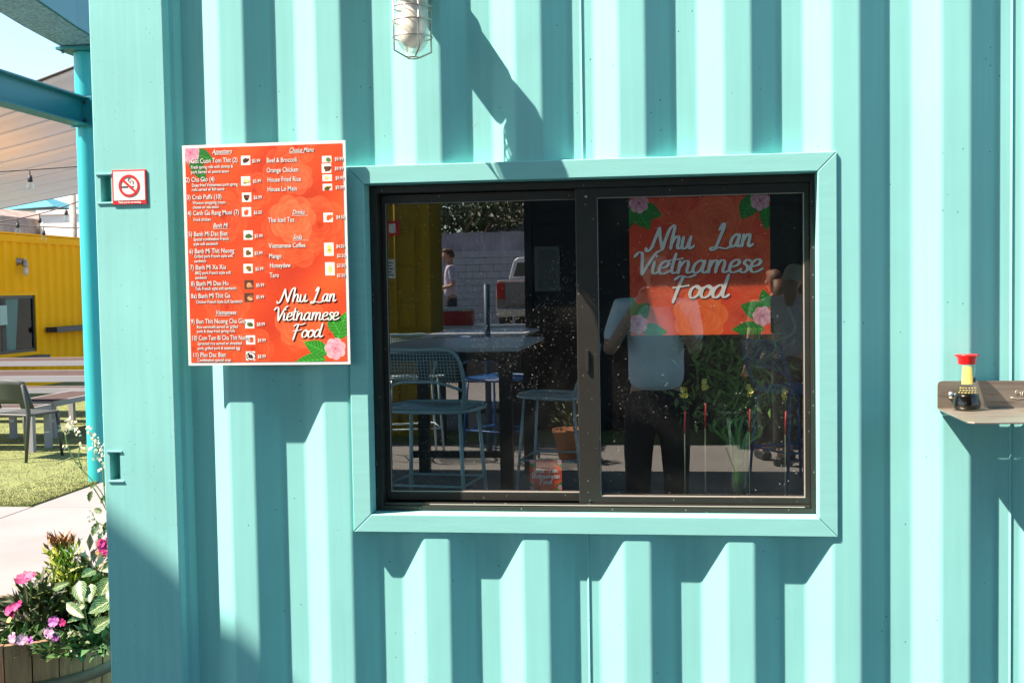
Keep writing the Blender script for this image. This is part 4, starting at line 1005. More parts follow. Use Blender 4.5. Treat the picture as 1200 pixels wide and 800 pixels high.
# variegated plant, each leaf a part
pv = at_px(108, 730, .52); tv = plant('variegated_plant', pv.x, pv.y, 'plant with large cream veined green leaves in the barrel')
def big_leaf(name, base, tip, wd, mt, parent, normal, cup=.16):
    base, tip = Vector(base), Vector(tip); d = tip-base; L = d.length; d.normalize(); nn = Vector(normal); nn = (nn-d*nn.dot(d)).normalized(); s_ = d.cross(nn)
    vs = []; uv = []; n1, n2 = 8, 6
    for i in range(n1+1):
        u = i/n1; wdt = wd*.5*max(.02, math.sin(math.pi*u**.85)**.8 if 0 < u < 1 else 0)
        for j in range(n2+1):
            v = j/n2*2-1; p = base+d*L*u+s_*wdt*v+nn*(wd*cup*v*v*math.sin(math.pi*u)-L*.12*u*u+.0022*math.sin(u*22+abs(v)*3)); vs.append(p); uv.append((u, j/n2))
    fs = [(i*(n2+1)+j, (i+1)*(n2+1)+j, (i+1)*(n2+1)+j+1, i*(n2+1)+j+1) for i in range(n1) for j in range(n2)]
    b = MB(); b.add(vs, fs, True); o = b.build(name, mt, parent); uvl = o.data.uv_layers.new(name='UVMap')
    for lp in o.data.loops: uvl.data[lp.index].uv = uv[lp.vertex_index]
    return o
for (bx_, by_, tx_, ty_, yb, yt, wd_) in ((93,680,95,704,.56,.50,.055),(107,684,104,704,.56,.50,.05),(131,676,115,700,.60,.56,.06),(136,700,104,716,.52,.44,.062),(100,704,84,722,.52,.46,.03),(97,724,80,726,.5,.42,.024),(108,738,128,724,.46,.42,.05),
                                           (78,706,96,722,.50,.44,.036),(126,690,142,705,.5,.46,.05),(112,668,96,674,.66,.60,.04),(138,660,118,668,.62,.6,.04),(62,690,78,682,.6,.55,.03)):
    a = local(at_px(bx_, by_, yb), tv); c = local(at_px(tx_, ty_, yt), tv); big_leaf('leaf', a, c, wd_*1.0, m_varleaf, tv, (0,-1,.45))
stems(tv, [[(0,0,0), local(at_px(99,715,.50), tv), local(at_px(100,690,.54), tv)], [(0,0,0), local(at_px(120,705,.52), tv), local(at_px(128,690,.56), tv)]], .003)
# blooms
def bloom(t, px, py, Y, r_, mt, face=(0,-1,.4), n_=5):
    c = local(at_px(px, py, Y), t); petal_flower(t, c, r_, mt, face, n_); return c
t1 = [o for o in col.objects if o.name == 'pansy_plant'][0]
for px, py, Y, mt_, r_ in ((15,747,.40,m_lilac,.026),(26,749,.40,m_lilac,.026),(36,750,.41,m_purp,.018)): bloom(t1, px, py, Y, r_, mt_)
c1 = bloom(t1, 11, 726, .44, .014, m_yflower)
for px, py, mt_, r_ in ((63,728,m_purp,.026),(58,741,m_lilac,.027),(73,729,m_magp,.018),(65,746,m_purp,.020)): bloom(tp, px, py, .41, r_, mt_)
tg = plant('geranium_plant', *at_px(18, 716, .56)[:2], 'plant with deep magenta blooms at the left of the barrel')
for px, py, r_ in ((10,715,.022),(17,711,.022),(23,707,.018),(14,720,.018)): bloom(tg, px, py, .52, r_, m_magp, (0,-1,.6), 6)
stems(tg, [[(0,0,0), local(at_px(16,716,.53), tg)]], .003)
tpk = plant('petunia_plant', *at_px(34, 700, .64)[:2], 'plant with a single large pink bloom leaning left')
bloom(tpk, 28, 678, .58, .042, m_pinkp, (-.3,-.5,1), 6); bloom(tpk, 35, 674, .60, .030, m_pinkp, (-.1,-.4,1), 5)
stems(tpk, [[(0,0,0), local(at_px(36,690,.60), tpk), local(at_px(32,678,.59), tpk)]], .003)
tf = plant('magenta_flower_plant', *at_px(126, 690, .62)[:2], 'plant with a vivid magenta bloom against the corner post')
for px, py, r_ in ((122,640,.03),(126,635,.024),(119,636,.02),(124,645,.022)): bloom(tf, px, py, .58, r_, m_magp, (-.2,-1,.3), 6)
bloom(tf, 114, 647, .58, .008, mat('orange_petals', (.75,.15,.02), .6))
stems(tf, [[(0,0,0), local(at_px(128,665,.6), tf), local(at_px(123,641,.585), tf)]], .003)
# tall stalks of small cream flowers
tw = plant('flowering_stalk_plant', *at_px(128, 690, .70)[:2], 'tall branching stalks of small cream flowers beside the corner post')
B0 = local(at_px(130, 650, .66), tw)
def sp(px, py, Y=.62): return local(at_px(px, py, Y), tw)
lines = [[(0,0,0), B0, sp(124,590), sp(110,565), sp(90,543), sp(79,522), sp(76,506)], [sp(124,592), sp(121,560), sp(119,540), sp(110,515), sp(103,505)], [sp(126,600), sp(118,585), sp(110,572), sp(104,565)],
         [sp(96,549), sp(92,535), sp(94,522)], [B0, sp(125,620), sp(112,610), sp(108,600)], [sp(122,570), sp(128,540), sp(124,520), sp(126,490)], [sp(84,536), sp(74,540), sp(66,543)]]
stems(tw, lines, .0022)
b = MB()
clus = [(78,500,9,26),(84,496,8,16),(92,506,6,10),(104,503,5,12),(109,512,6,14),(114,522,7,16),(108,528,6,10),(120,530,5,12),(113,538,5,8),(125,487,4,8),(96,522,4,6),(76,522,3,4),(125,545,5,8),(108,607,5,8),(112,616,5,8),(103,600,4,5),(119,625,4,6),(116,551,3,5)]
for cxp, cyp, rr, n_ in clus:
    for k in range(n_):
        q = random.random()*6.28; r2 = rr*math.sqrt(random.random())*1.0; c = sp(cxp+r2*math.cos(q), cyp+r2*math.sin(q), .62+random.uniform(-.03, .03)); s_ = random.uniform(.0022, .0048)
        n0 = Vector((random.uniform(-1,1), -1, random.uniform(-.4,1))).normalized(); a = n0.orthogonal().normalized(); bb = n0.cross(a)
        for m5 in range(4):
            ang_ = m5*1.57+random.random(); dd = a*math.cos(ang_)+bb*math.sin(ang_); e2 = n0.cross(dd); b.add([c, c+dd*s_+e2*s_*.5, c+dd*s_*1.5, c+dd*s_-e2*s_*.5], [(0,1,2,3)])
b.build('florets', m_whitep, tw, 'stuff')
for (x0, y0, x1, y1, wd_) in ((108,575,103,588,.022),(112,568,105,572,.016),(116,612,106,628,.028),(120,600,109,596,.02),(122,632,112,640,.026),(97,546,86,541,.014),(126,610,120,628,.02),(124,580,117,590,.016)):
    big_leaf('leaf', sp(x0,y0), sp(x1,y1), wd_, mat('dark_green_leaf', (.06,.12,.03), .5, var=.2), tw, (0,-1,.6))

# ================================================================== the patio behind the camera (seen mirrored in the window)
# ------------------------------------------------------------------ people
def skin(name, verts, edges, radii, mt, parent, sub=2, root=0):
    me = bpy.data.meshes.new(name); me.from_pydata(verts, edges, []); o = link(bpy.data.objects.new(name, me), parent)
    md = o.modifiers.new('skin', 'SKIN'); sv = me.skin_vertices[0].data
    for i, r_ in enumerate(radii): sv[i].radius = (r_, r_) if not isinstance(r_, tuple) else r_; sv[i].use_root = (i == root)
    md.use_smooth_shade = True; s_ = o.modifiers.new('sub', 'SUBSURF'); s_.levels = sub; s_.render_levels = sub
    me.materials.append(mt); return o
def person(loc, rz, label, H=1.75, top=m_shirt, bottom=m_pants, hair=m_hair, cap=None, arms='down', long_hair=False, group=None):
    t = empty('person', loc, label, 'person', group, rz); k = H/1.75        # faces local +y
    el = {}; 
    for s_ in (-1, 1):
        if arms == 'camera': el[s_] = [(s_*.185,0,1.42),(s_*(.265 if s_ < 0 else .22),.08,1.17),(s_*.10,.14,1.44)]
        elif arms == 'bent': el[s_] = [(s_*.19,0,1.43),(s_*.24,-.02,1.14),(s_*.16,.22,1.10)]
        else: el[s_] = [(s_*.19,0,1.43),(s_*.25,-.02,1.14),(s_*.26,.05,.90)]
    V = [(0,0,.93),(0,.0,1.08),(0,0,1.25),(0,0,1.42),(0,.0,1.50),(0,.02,1.56)]; Rr = [(.15,.10),(.13,.09),(.15,.10),(.15,.09),(.052,.052),(.055,.06)]
    E_ = [(0,1),(1,2),(2,3),(3,4),(4,5)]
    for s_ in (-1, 1):
        i = len(V); V += el[s_]; Rr += [.055,.042,.028]; E_ += [(3,i),(i,i+1),(i+1,i+2)]
        h0 = Vector(el[s_][2]); fd = (h0-Vector(el[s_][1])).normalized(); side = Vector((-s_,0,0)) if arms != 'down' else Vector((0,1,0)); spread = fd.cross(side).normalized()
        if arms == 'camera': fd = Vector((-s_*.5,.4,.75)).normalized(); side = Vector((-s_*.3,.8,-.3)).normalized(); spread = fd.cross(side).normalized()
        pm = h0+fd*.055; j = len(V); V.append(tuple(pm)); Rr.append((.032,.018)); E_.append((i+2, j))
        for q, ln in zip((-.030,-.010,.010,.030), (.062,.074,.070,.054)):
            a = pm+spread*q+fd*.03; b_ = a+fd*ln*.5+side*.012; c = b_+fd*ln*.35+side*.030; jj = len(V); V += [tuple(a), tuple(b_), tuple(c)]; Rr += [.009,.0085,.007]; E_ += [(j,jj),(jj,jj+1),(jj+1,jj+2)]
        a = h0+fd*.03+side*.025-spread*.02; b_ = a+side*.03+fd*.02; jj = len(V); V += [tuple(a), tuple(b_)]; Rr += [.011,.009]; E_ += [(i+2,jj),(jj,jj+1)]
    for s_ in (-1, 1):
        i = len(V); V += [(s_*.095,0,.86),(s_*.10,.015,.50),(s_*.105,-.01,.09),(s_*.12,.13,.045)]; Rr += [.088,.058,.04,(.038,.03)]; E_ += [(0,i),(i,i+1),(i+1,i+2),(i+2,i+3)]
    V = [(x*k, y*k, z*k) for x, y, z in V]; skin('body', V, E_, Rr, m_skin, t)
    # head: a shaped surface, brow, nose, chin, ears
    b = MB(); vs = []; n1, n2 = 16, 20
    for i in range(n1+1):
        th = math.pi*i/n1
        for j in range(n2):
            ph = 2*math.pi*j/n2; x, y, z = math.sin(th)*math.cos(ph), math.sin(th)*math.sin(ph), math.cos(th)
            rx, ry = .075, .098; px_ = x*rx*(1-.22*max(0,-z)**1.5); py_ = y*ry*(1-.1*max(0,-z)); pz = z*.118
            if y > .6: py_ += .018*math.exp(-((x/.22)**2+((z+.12)/.22)**2)) + .006*math.exp(-((x/.5)**2+((z+.75)/.15)**2)) - .007*(math.exp(-(((x-.38)/.18)**2+((z-.08)/.13)**2))+math.exp(-(((x+.38)/.18)**2+((z-.08)/.13)**2)))
            vs.append((px_*k, (py_+.035)*k, (pz+1.635)*k))
    fs = [(i*n2+j, (i+1)*n2+j, (i+1)*n2+(j+1) % n2, i*n2+(j+1) % n2) for i in range(n1) for j in range(n2)]
    b.add(vs, fs, True)
    for s_ in (-1, 1): b.tube([(s_*.074*k,.03*k,1.655*k),(s_*.086*k,.02*k,1.645*k),(s_*.078*k,.03*k,1.61*k)], [.008,.013,.007], 6)
    b.build('head', m_skin, t)
    b = MB()
    for s_ in (-1, 1): b.lathe([(0,-.003),(.009,0),(0,.003)], 8, M=Matrix.Translation((s_*.03*k,.121*k,1.645*k)) @ Matrix.Rotation(R(90), 4, 'X'))
    b.build('eyes', m_ink, t)
    b = MB(); b.tube([(-.024*k,.121*k,1.575*k),(0,.128*k,1.573*k),(.024*k,.121*k,1.575*k)], [.003,.005,.003], 6); b.build('mouth', mat('lips', (.40,.14,.12), .5), t)
    b = MB(); vs = []
    for i in range(9):
        th = math.pi*.56*i/8
        for j in range(20):
            ph = 2*math.pi*j/20; x, y, z = math.sin(th)*math.cos(ph), math.sin(th)*math.sin(ph), math.cos(th); drop = (.55 if y > .3 else 1)
            z_ = math.cos(th*drop); vs.append((x*.083*k, (y*.105+.028)*k, (z_*.125+1.637)*k))
    b.add(vs, [(i*20+j, (i+1)*20+j, (i+1)*20+(j+1) % 20, i*20+(j+1) % 20) for i in range(8) for j in range(20)], True)
    if long_hair: b.tube([(0,-.06*k,1.66*k),(0,-.09*k,1.52*k),(0,-.10*k,1.38*k)], [.05,.065,.03], 8)
    b.build('hair' if not cap else 'cap', cap or hair, t)
    if cap:
        b = MB(); b.add([(.065*k*math.cos(a), (.10+.075*math.sin(a))*k, (1.685-.01*math.sin(a))*k) for a in [math.pi*q/8 for q in range(9)]], [tuple(range(9))]); o = b.build('cap_peak', cap, t); o.modifiers.new('t','SOLIDIFY').thickness = .006
        b = MB(); b.tube([(0,-.05*k,1.60*k),(0,-.085*k,1.52*k),(0,-.09*k,1.40*k)], [.06,.06,.03], 8); b.build('hair', hair, t)
    # shirt and trousers as cloth shells
    V = [(0,0,.93),(0,0,1.10),(0,0,1.28),(0,0,1.42),(0,0,1.475)]; Rr = [(.18,.14),(.17,.13),(.175,.125),(.17,.105),(.075,.07)]; E_ = [(0,1),(1,2),(2,3),(3,4)]
    for s_ in (-1, 1):
        a, c = Vector(el[s_][0]), Vector(el[s_][1]); i = len(V); V += [tuple(a), tuple(a.lerp(c, .45)), tuple(a.lerp(c, .8))]; Rr += [.078,.066,.060]; E_ += [(3,i),(i,i+1),(i+1,i+2)]
    skin('shirt', [(x*k,y*k,z*k) for x,y,z in V], E_, Rr, top, t)
    V = [(0,0,1.03),(0,0,.90)]; Rr = [(.15,.11),(.155,.115)]; E_ = [(0,1)]
    for s_ in (-1, 1): i = len(V); V += [(s_*.10,0,.80),(s_*.105,.015,.50),(s_*.11,-.005,.14)]; Rr += [.105,.08,.065]; E_ += [(1,i),(i,i+1),(i+1,i+2)]
    skin('trousers', [(x*k,y*k,z*k) for x,y,z in V], E_, Rr, bottom, t)
    for s_ in (-1, 1):
        b = MB(); b.box((s_*.115*k-.045,-.075*k,.004),(s_*.115*k+.045,.19*k,.08)); o = b.build('shoe', m_blacksteel, t); bevel(o, .025, 3)
    return t
person((-.04, -3.37, 0), 0, 'person in a pale blue shirt and black trousers taking the photograph, mirrored in the glass', H=1.80, arms='camera')
phc = empty('photo_camera', (0, -3.215, 1.60), 'black camera held up by the mirrored photographer', 'camera')
o = box('camera_body', (-.065, -.035, -.045), (.065, .01, .045), m_black, phc, .008); b = MB(); b.lathe([(.032,0),(.034,.03),(.030,.035),(0,.030)], 20, M=Matrix.Translation((0,.006,0)) @ Matrix.Rotation(R(-90), 4, 'X')); b.build('lens_barrel', m_black, phc)
p = Mr(928, 330, -6.9); person((p.x, -6.9, 0), R(200), 'person in a grey t-shirt and khaki cap seen from behind', H=1.74, top=m_greycloth, cap=m_cap, arms='bent')
p = Mr(909, 330, -7.3); person((p.x, -7.3, 0), R(165), 'person in a dark green top beside the one in a cap', H=1.70, top=m_greencloth, bottom=m_pants, long_hair=True)
p = Mr(528, 330, -16.6); person((p.x, -16.6, .42), R(75), 'person in a pale top standing alone at the edge of the car park', H=1.84, top=mat('white_purple_cloth', (.6,.55,.7), .8), arms='bent')

# ------------------------------------------------------------------ bar tables and stools
def bar_table(x0, x1, y0, y1, z, label):
    t = empty('bar_table', ((x0+x1)/2, (y0+y1)/2, 0), label, 'table', 'long bar tables on the patio'); hx, hy = (x1-x0)/2, (y1-y0)/2
    n_ = int(2*hy/.145)
    for k in range(n_):
        s0 = -hy+k*.145; o = box('slat', (-hx, s0, z-.03), (hx, s0+.118, z), m_blueslat, t, .004)
    box('apron', (-hx+.05, -hy+.05, z-.09), (hx-.05, -hy+.08, z-.032), m_blacksteel, t); box('apron', (-hx+.05, hy-.12, z-.09), (hx-.05, hy-.09, z-.032), m_blacksteel, t)
    for sx in (-1, 1):
        for s2 in (-1, 1): box('leg', (sx*(hx-.11)-.045, s2*(hy-.2)-.045, .006), (sx*(hx-.11)+.045, s2*(hy-.2)+.045, z-.032), m_blacksteel, t)
    box('foot_rail', (-hx+.16, -.03, .25), (hx-.16, .03, .30), m_blacksteel, t); return t
bar_table(-2.15, -1.02, -6.6, -4.75, 1.16, 'nearer slatted bar table mirrored in the left pane')
bar_table(-2.35, -1.35, -9.7, -8.0, 1.13, 'farther slatted bar table mirrored in the left pane')
def bar_stool(x, y, rz, label, mt):
    t = empty('bar_stool', (x, y, .006), label, 'stool', None, rz)      # faces -y, back at +y
    zs_ = .76; w_, d_ = .235, .22
    b = MB(); b.tube(crom([(-w_,-d_,zs_),(w_,-d_,zs_),(w_,d_*.9,zs_-.015),(-w_,d_*.9,zs_-.015)], 5, True), .013, 6, closed=True); b.build('seat_frame', mt, t)
    b = MB(); n_ = 22
    for k in range(1, n_): x_ = -w_+2*w_*k/n_; b.tube([(x_,-d_,zs_+.003),(x_,0,zs_-.022),(x_,d_*.9,zs_-.012)], .0036, 3)
    for k in range(1, 18): y_ = -d_+1.9*d_*k/18; b.tube([(-w_,y_,zs_+.001),(0,y_,zs_-.020),(w_,y_,zs_+.001)], .0036, 3)
    b.build('seat_mesh', mt, t, 'stuff')
    fr_ = [(-w_,.19,zs_),(-w_-.03,.26,zs_+.17),(-w_+.02,.31,zs_+.36),(0,.33,zs_+.375),(w_-.02,.31,zs_+.36),(w_+.03,.26,zs_+.17),(w_,.19,zs_)]
    b = MB(); b.tube(crom(fr_, 5), .013, 6); b.tube(crom([(-w_-.02,.24,zs_+.12),(-.12,.285,zs_+.17),(0,.29,zs_+.175),(.12,.285,zs_+.17),(w_+.02,.24,zs_+.12)], 4), .009, 6); b.build('back_frame', mt, t)
    b = MB()
    for k in range(-11, 12): x_ = k*.0205; b.tube([(x_,.285,zs_+.165),(x_*.97,.325,zs_+.37)], .0038, 3)
    for k in range(1, 10): z_ = zs_+.165+k*.0205; y_ = .285+.04*k/10; b.tube([(-w_-.015,y_-.03,z_),(0,y_,z_),(w_+.015,y_-.03,z_)], .0038, 3)
    b.build('back_mesh', mt, t, 'stuff')
    for sx in (-1, 1):
        for s2 in (-1, 1): b = MB(); b.tube([(sx*(w_-.02), s2*.19, zs_-.01), (sx*(w_+.02), s2*.25, 0)], .012, 6); b.build('leg', mt, t)
    b = MB(); b.tube([(-w_,-.225,.28),(w_,-.225,.28),(w_,.225,.28),(-w_,.225,.28)], .009, 6, closed=True); b.build('foot_ring', mt, t); return t
p = Mr(505, 450, -4.35); st_ = bar_stool(p.x+.03, -4.30, R(8), 'pale mesh bar stool mirrored at the left of the window, back towards the glass', m_meshmetal); st_.scale = (1.12, 1.05, 1.05)
p = Mr(650, 450, -5.5); bar_stool(p.x, -5.5, R(-82), 'pale mesh bar stool mirrored side on beside the mullion', m_meshmetal)
p = Mr(585, 450, -7.2); bar_stool(p.x, -7.2, R(30), 'dark blue bar stool beyond the nearer bar table', m_bluemetal)
p = Mr(548, 450, -7.6); bar_stool(p.x-.5, -7.4, R(160), 'pale blue bar stool between the two bar tables', m_meshmetal)
p = Mr(930, 450, -6.0); bar_stool(p.x, -6.0, R(60), 'blue bar stool mirrored at the right edge of the window', m_bluemetal)
p = Mr(570, 350, -7.8); o = MB().tube([(p.x,-7.8,.006),(p.x,-7.8,1.62)], .03, 12).build('steel_post', mat('deep_blue_post_paint', (.01,.07,.13), .5)); tag(o, 'short blue steel post beyond the bar table', 'post')
# potted shrub near the mullion
p = Mr(668, 540, -7.2); tpt = empty('potted_plant', (p.x, -7.2, .006), 'small shrub in a terracotta pot on the paving', 'potted plant')
b = MB(); b.lathe([(0,0),(.10,0),(.15,.24),(.165,.24),(.165,.28),(.14,.28),(.13,.22),(0,.22)], 20); b.build('pot', m_terracotta, tpt)
d = dome_dirs(160, .6); foliage('foliage', d*rng.random((160,1))**.5*np.array([.16,.16,.28])+np.array([0,0,.28]), d, .07, .025, (.05,.11,.03), .5, m_plant, tpt, 'stuff')
# ------------------------------------------------------------------ yellow container, door end towards the window
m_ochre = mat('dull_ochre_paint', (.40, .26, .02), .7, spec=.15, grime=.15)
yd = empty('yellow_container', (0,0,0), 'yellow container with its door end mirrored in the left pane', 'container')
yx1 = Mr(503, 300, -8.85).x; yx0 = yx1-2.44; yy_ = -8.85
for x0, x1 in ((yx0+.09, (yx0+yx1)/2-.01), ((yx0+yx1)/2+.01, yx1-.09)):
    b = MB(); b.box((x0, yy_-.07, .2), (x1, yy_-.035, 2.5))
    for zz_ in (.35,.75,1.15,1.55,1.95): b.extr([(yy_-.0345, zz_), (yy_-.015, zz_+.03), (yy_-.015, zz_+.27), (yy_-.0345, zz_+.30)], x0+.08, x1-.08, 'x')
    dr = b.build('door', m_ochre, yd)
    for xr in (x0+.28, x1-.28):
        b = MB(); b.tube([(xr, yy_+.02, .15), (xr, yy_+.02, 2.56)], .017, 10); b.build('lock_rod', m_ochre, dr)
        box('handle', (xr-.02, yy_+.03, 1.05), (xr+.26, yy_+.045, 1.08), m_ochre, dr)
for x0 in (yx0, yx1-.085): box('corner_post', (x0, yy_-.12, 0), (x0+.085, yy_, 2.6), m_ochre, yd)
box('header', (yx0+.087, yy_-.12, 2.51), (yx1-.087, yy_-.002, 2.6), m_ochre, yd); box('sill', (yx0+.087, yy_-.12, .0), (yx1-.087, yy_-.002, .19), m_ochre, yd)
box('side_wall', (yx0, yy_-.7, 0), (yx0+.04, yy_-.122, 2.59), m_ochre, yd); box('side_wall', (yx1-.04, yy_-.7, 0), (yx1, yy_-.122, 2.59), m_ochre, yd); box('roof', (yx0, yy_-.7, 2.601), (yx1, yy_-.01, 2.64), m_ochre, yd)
def rsign(name, pxa, pya, pxb, pyb, Y, mt, label, extra=None):
    a, c = Mr(pxa, pya, Y), Mr(pxb, pyb, Y); t = empty(name, (0,0,0), label, 'sign'); x0, x1 = sorted((a.x, c.x)); z0, z1 = sorted((a.z, c.z))
    box('plate', (x0, Y-.004, z0), (x1, Y, z1), mt, t)
    if extra == 'ring': box('white_field', (x0+(x1-x0)*.2, Y+.0005, z0+.03), (x1-(x1-x0)*.3, Y+.003, z1-.03), m_white, t)
    if extra == 'lines':
        b = MB()
        for k in range(5): z = z1-.03-(z1-z0-.04)*k/5; b.box((x0+.015, Y+.0005, z-.012), (x1-.02-.02*(k % 2), Y+.002, z))
        b.build('printed_lines', m_ink, t)
rsign('red_sign', 452, 259, 468, 276, yy_+.05, m_red, 'small red sign with a white field on the mirrored yellow doors', 'ring')
rsign('paper_notice', 452, 304, 463, 326, yy_+.05, m_white, 'white printed notice taped to the mirrored yellow doors', 'lines')
# ------------------------------------------------------------------ dark building in the right pane
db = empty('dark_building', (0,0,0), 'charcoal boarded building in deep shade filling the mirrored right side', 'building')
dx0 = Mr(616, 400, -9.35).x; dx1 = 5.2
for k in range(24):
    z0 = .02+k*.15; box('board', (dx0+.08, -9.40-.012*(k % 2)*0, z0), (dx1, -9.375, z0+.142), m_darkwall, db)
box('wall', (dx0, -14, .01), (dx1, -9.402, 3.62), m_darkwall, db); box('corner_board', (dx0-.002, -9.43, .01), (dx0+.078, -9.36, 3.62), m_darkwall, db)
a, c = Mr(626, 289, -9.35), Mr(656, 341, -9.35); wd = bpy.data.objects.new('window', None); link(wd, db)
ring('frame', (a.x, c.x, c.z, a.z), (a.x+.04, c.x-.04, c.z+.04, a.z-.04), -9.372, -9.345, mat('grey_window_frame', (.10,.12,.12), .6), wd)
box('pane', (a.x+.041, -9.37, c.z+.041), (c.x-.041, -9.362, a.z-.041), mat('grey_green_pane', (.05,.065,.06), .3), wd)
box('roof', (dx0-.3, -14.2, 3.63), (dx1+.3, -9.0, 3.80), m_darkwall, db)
# ------------------------------------------------------------------ raised parking lot, wall, fence, trees, houses, pickup
lot = MB(); lot.box((-30, -60, -.02), (30, -16, .42)); tag(lot.build('parking_lot_ground', mat('lot_asphalt', (.09,.09,.095), .9, var=.2, vs=2)), kind='structure')
bw = empty('block_wall', (0,0,0), 'grey concrete block wall behind the mirrored car park', 'wall')
YW = -30; z_top = Mr(550, 302, YW).z; bz = .43
rows = int((z_top-bz)/.2)
b = MB()
for r_ in range(rows+1):
    for k in range(46):
        x = -11+k*.41+(.2 if r_ % 2 else 0); b.box((x+.006, YW-.2, bz+r_*.2+.006), (x+.404, YW+random.uniform(0,.012), bz+r_*.2+.194))
b.build('blocks', m_blockwall, bw, 'stuff'); box('mortar_core', (-11, YW-.19, bz), (8, YW-.02, bz+rows*.2+.19), m_darkwall, bw)
wf = empty('wooden_fence', (0,0,0), 'grey board fence rising above the block wall', 'fence'); zt = bz+(rows+1)*.2; zf = Mr(550, 272, YW).z
for k in range(120): x = -11+k*.155; box('board', (x, YW-.12, zt+.002), (x+.146, YW-.10, zf+random.uniform(-.02,.02)), mat('grey_fence_board', (.42,.37,.40), .9, var=.3, vs=2), wf)
def tree(x, y, z, h, r_, label, n_=2600, base=(.055,.095,.03), name='tree'):
    t = empty(name, (x, y, z), label, 'tree'); b = MB(); b.tube([(0,0,0),(.1,0,h*.3),(-.05,.1,h*.6)], [.22,.17,.08], 10)
    cl = []
    for k in range(9):
        q = k*2.4; e_ = Vector((math.cos(q)*r_*random.uniform(.35,.75), math.sin(q)*r_*random.uniform(.35,.75), h*random.uniform(.45,.95))); b.tube([(0,0,h*random.uniform(.25,.55)), e_*.6+Vector((0,0,h*.2)), e_], [.09,.05,.02], 6); cl.append(e_)
    b.build('trunk', m_bark, t); P = []
    for k in range(n_): e_ = cl[k % 9]; P.append(e_+Vector(rng.normal(size=3)*np.array([r_*.26, r_*.26, h*.09])))
    P = np.array(P); foliage('crown', P, rng.normal(size=(n_,3)), .22, .12, base, .6, m_leaf, t, 'stuff')
tree(-6.6, -34, .4, 4.6, 2.6, 'dense dark tree above the block wall, mirrored at the left'); tree(-9.2, -36, .4, 5.6, 3.0, 'taller dark tree left of the others behind the wall'); tree(-4.6, -38, .4, 5.0, 2.2, 'paler green tree next to the grey roofs', base=(.09,.13,.05))
def house(x0, x1, y0, y1, zw, zr, label):
    t = empty('house', (0,0,0), label, 'house'); box('wall', (x0, y0, .4), (x1, y1, zw), m_stucco, t); b = MB()
    b.extr([(y1+.5, zw), (y1+.5, zw+.15), ((y0+y1)/2, zr), (y0-.5, zw+.15), (y0-.5, zw)], x0-.5, x1+.5, 'x'); b.build('roof', m_roofshingle, t)
    for k in range(3): xx = x0+(x1-x0)*(k+.5)/3; box('window', (xx-.5, y1+.002, zw-1.4), (xx+.5, y1+.03, zw-.5), m_farglass, t)
house(-7.6, 0, -60, -50, 4.6, 6.6, 'pale house with grey shingled roof beyond the trees'); house(-5.6, 2, -43, -37, 3.5, 4.6, 'lower house with a grey shingled roof in front of the pale one')
# pickup, rear towards us
pk = empty('pickup_truck', (Mr(592, 400, -24).x+.75, -24, .42), 'brown grey pickup truck with a pale roof parked tail first in the mirror', 'pickup')
body = [(-.95,.45),(-.97,.9),(-.93,1.32),(.93,1.32),(.97,.9),(.95,.45)]
b = MB(); b.extr(body, -4.9, -.02, 'y'); o = b.build('body', m_truck, pk); bevel(o, .05, 3)
cab = [(-.88,1.33),(-.74,1.82),(-.62,1.90),(.62,1.90),(.74,1.82),(.88,1.33)]
b = MB(); b.extr(cab, -3.3, -1.7, 'y'); o = b.build('cab', m_white2, pk); bevel(o, .04, 3)
b = MB(); b.extr([(-.74,1.42),(-.64,1.76),(.64,1.76),(.74,1.42)], -1.70, -1.685, 'y'); b.build('rear_window', m_farglass, pk)
box('tailgate', (-.72, -.02, .72), (.72, .01, 1.28), m_truck, pk, .02); box('tailgate_handle', (-.10, .012, 1.12), (.10, .028, 1.17), m_black, pk)
for s_ in (-1, 1):
    box('tail_light', (s_*.84-.09, -.02, .88), (s_*.84+.09, .02, 1.25), m_taillight, pk, .01)
    for yw in (-.95, -4.0):
        w_ = bpy.data.objects.new('wheel', None); link(w_, pk); Mx = Matrix.Translation((s_*.86, yw, .36)) @ Matrix.Rotation(R(90), 4, 'Y')
        b = MB(); b.lathe([(.22,-.12),(.34,-.12),(.36,-.08),(.36,.08),(.34,.12),(.22,.12)], 24, M=Mx); b.build('tyre', m_tyre, w_); b = MB(); b.lathe([(0,-.10),(.21,-.11),(.21,.11),(0,.10)], 20, M=Mx); b.build('rim', m_chrome, w_)
box('bumper', (-.93, .0, .45), (.93, .12, .64), m_chrome, pk, .02)
b = MB(); b.add([(-.15,.121,.49),(.15,.121,.49),(.15,.121,.60),(-.15,.121,.60)], [(0,1,2,3)]); b.build('number_plate', m_white, pk)
# folding table with red cooler
p = Mr(558, 350, -12.5); ft = empty('folding_table', (p.x, -12.5, .006), 'white folding table beyond the bar tables', 'table')
box('top', (-.75, -.38, 1.02), (.75, .38, 1.06), m_white, ft, .008)
for sx in (-1, 1):
    for s2 in (-1, 1): b = MB(); b.tube([(sx*.65, s2*.3, 0), (sx*.65, s2*.3, 1.02)], .018, 8); b.build('leg', m_chrome, ft)
cb = empty('cooler', (p.x-.25, -12.5, 1.067), 'red cooler with white lid on the folding table', 'cooler'); box('tub', (-.2, -.14, 0), (.2, .14, .2), m_red, cb, .015); box('lid', (-.21, -.15, .201), (.21, .15, .25), m_white, cb, .012)

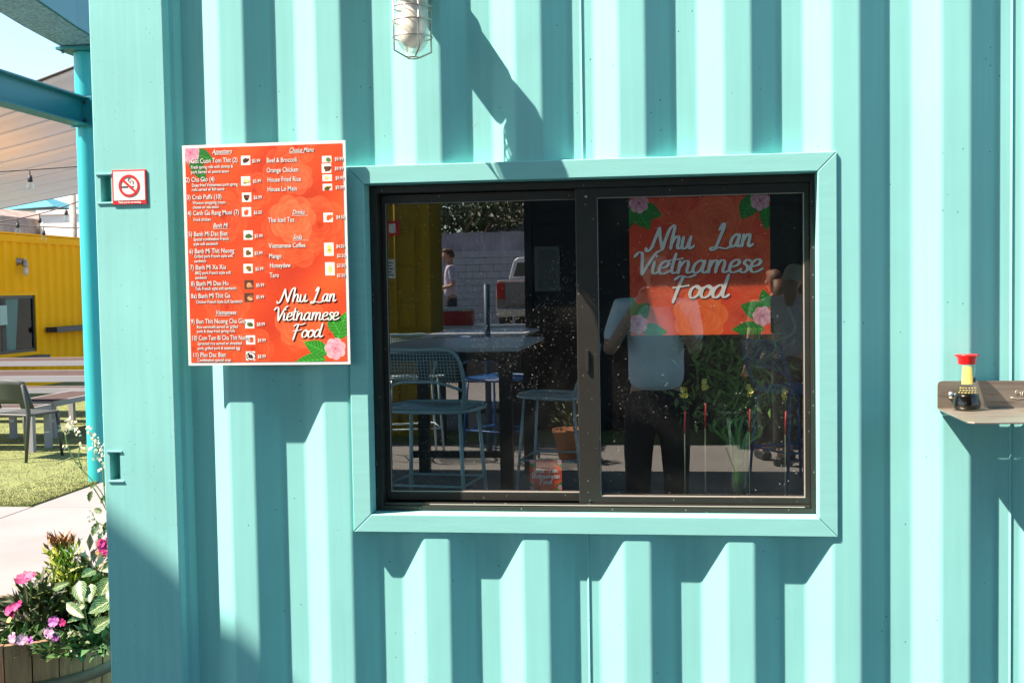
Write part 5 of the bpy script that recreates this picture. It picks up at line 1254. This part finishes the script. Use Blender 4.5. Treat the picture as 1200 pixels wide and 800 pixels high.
# ------------------------------------------------------------------ things on the counter just inside the glass
gv = empty('glass_vase', tuple(W(866, 585, .20)), 'tall flared glass vase of twisting green stems inside the right pane', 'vase'); zv = gv.location.z
b = MB(); b.lathe([(0,0),(.045,0),(.048,.01),(.040,.05),(.045,.14),(.070,.235),(.085,.26),(.083,.262),(.066,.235),(.041,.14),(.036,.02),(0,.015)], 28); b.build('glass', m_clear, gv)
m_bamboo = mat('glossy_green_stems', (.10,.28,.05), .35, var=.5, vs=30); b = MB()
for k in range(18):
    q = k*2.4; x, y = .02*math.cos(q), .02*math.sin(q); pts = [(x*.5,y*.5,.02),(x*1.2,y*.8,.15)]; hx = random.uniform(-.15,.15); tz = random.uniform(.20,.40)
    for i in range(6): u = (i+1)/6; pts.append((x+hx*u+.045*math.cos(q+i*1.9), y*.5+.015*math.sin(q+i*1.3), .17+tz*u+.012*math.sin(i*2+k)))
    b.tube(crom(pts, 4), .0045, 6)
b.build('stems', m_bamboo, gv)
n_ = 900; P = np.stack([rng.normal(size=n_)*.075, rng.normal(size=n_)*.018, .22+rng.random(n_)*.30], 1); foliage('foliage', P, rng.normal(size=(n_,3))*np.array([1,.3,1]), .030, .012, (.08,.20,.04), .7, m_plant, gv, 'stuff')
names = ('leftmost yellow flower pick, overlapping the trousers of the mirrored photographer', 'yellow flower pick second from the left, beside the vase', 'yellow flower pick in front of the glass vase', 'rightmost yellow flower pick inside the right pane')
for (px, py), nm in zip(((802,460),(826,450),(878,458),(920,461)), names):
    p = W(px, py, .14); fp = empty('flower_pick', (p.x, .14, .935), nm, 'flower pick'); h_ = p.z-.935
    b = MB(); b.tube([(0,0,h_*.68),(.002,0,h_*.86)], .0026, 6); b.build('red_stick', mat('dark_red_stick', (.38,.02,.02), .5), fp); b = MB(); b.tube([(.002,0,h_*.86),(0,0,h_)], .002, 6); b.tube([(0,0,0),(0,0,h_*.68)], .0022, 6); b.build('green_stem', mat('dark_green_wire', (.03,.06,.03), .6), fp)
    for k in range(6): petal_flower(fp, (random.uniform(-.007,.007), random.uniform(-.006,.006), h_+random.uniform(-.014,.016)), .011, m_yflower, (random.uniform(-1,1),-1,random.uniform(-.5,1)), 4, 'petal_cluster')
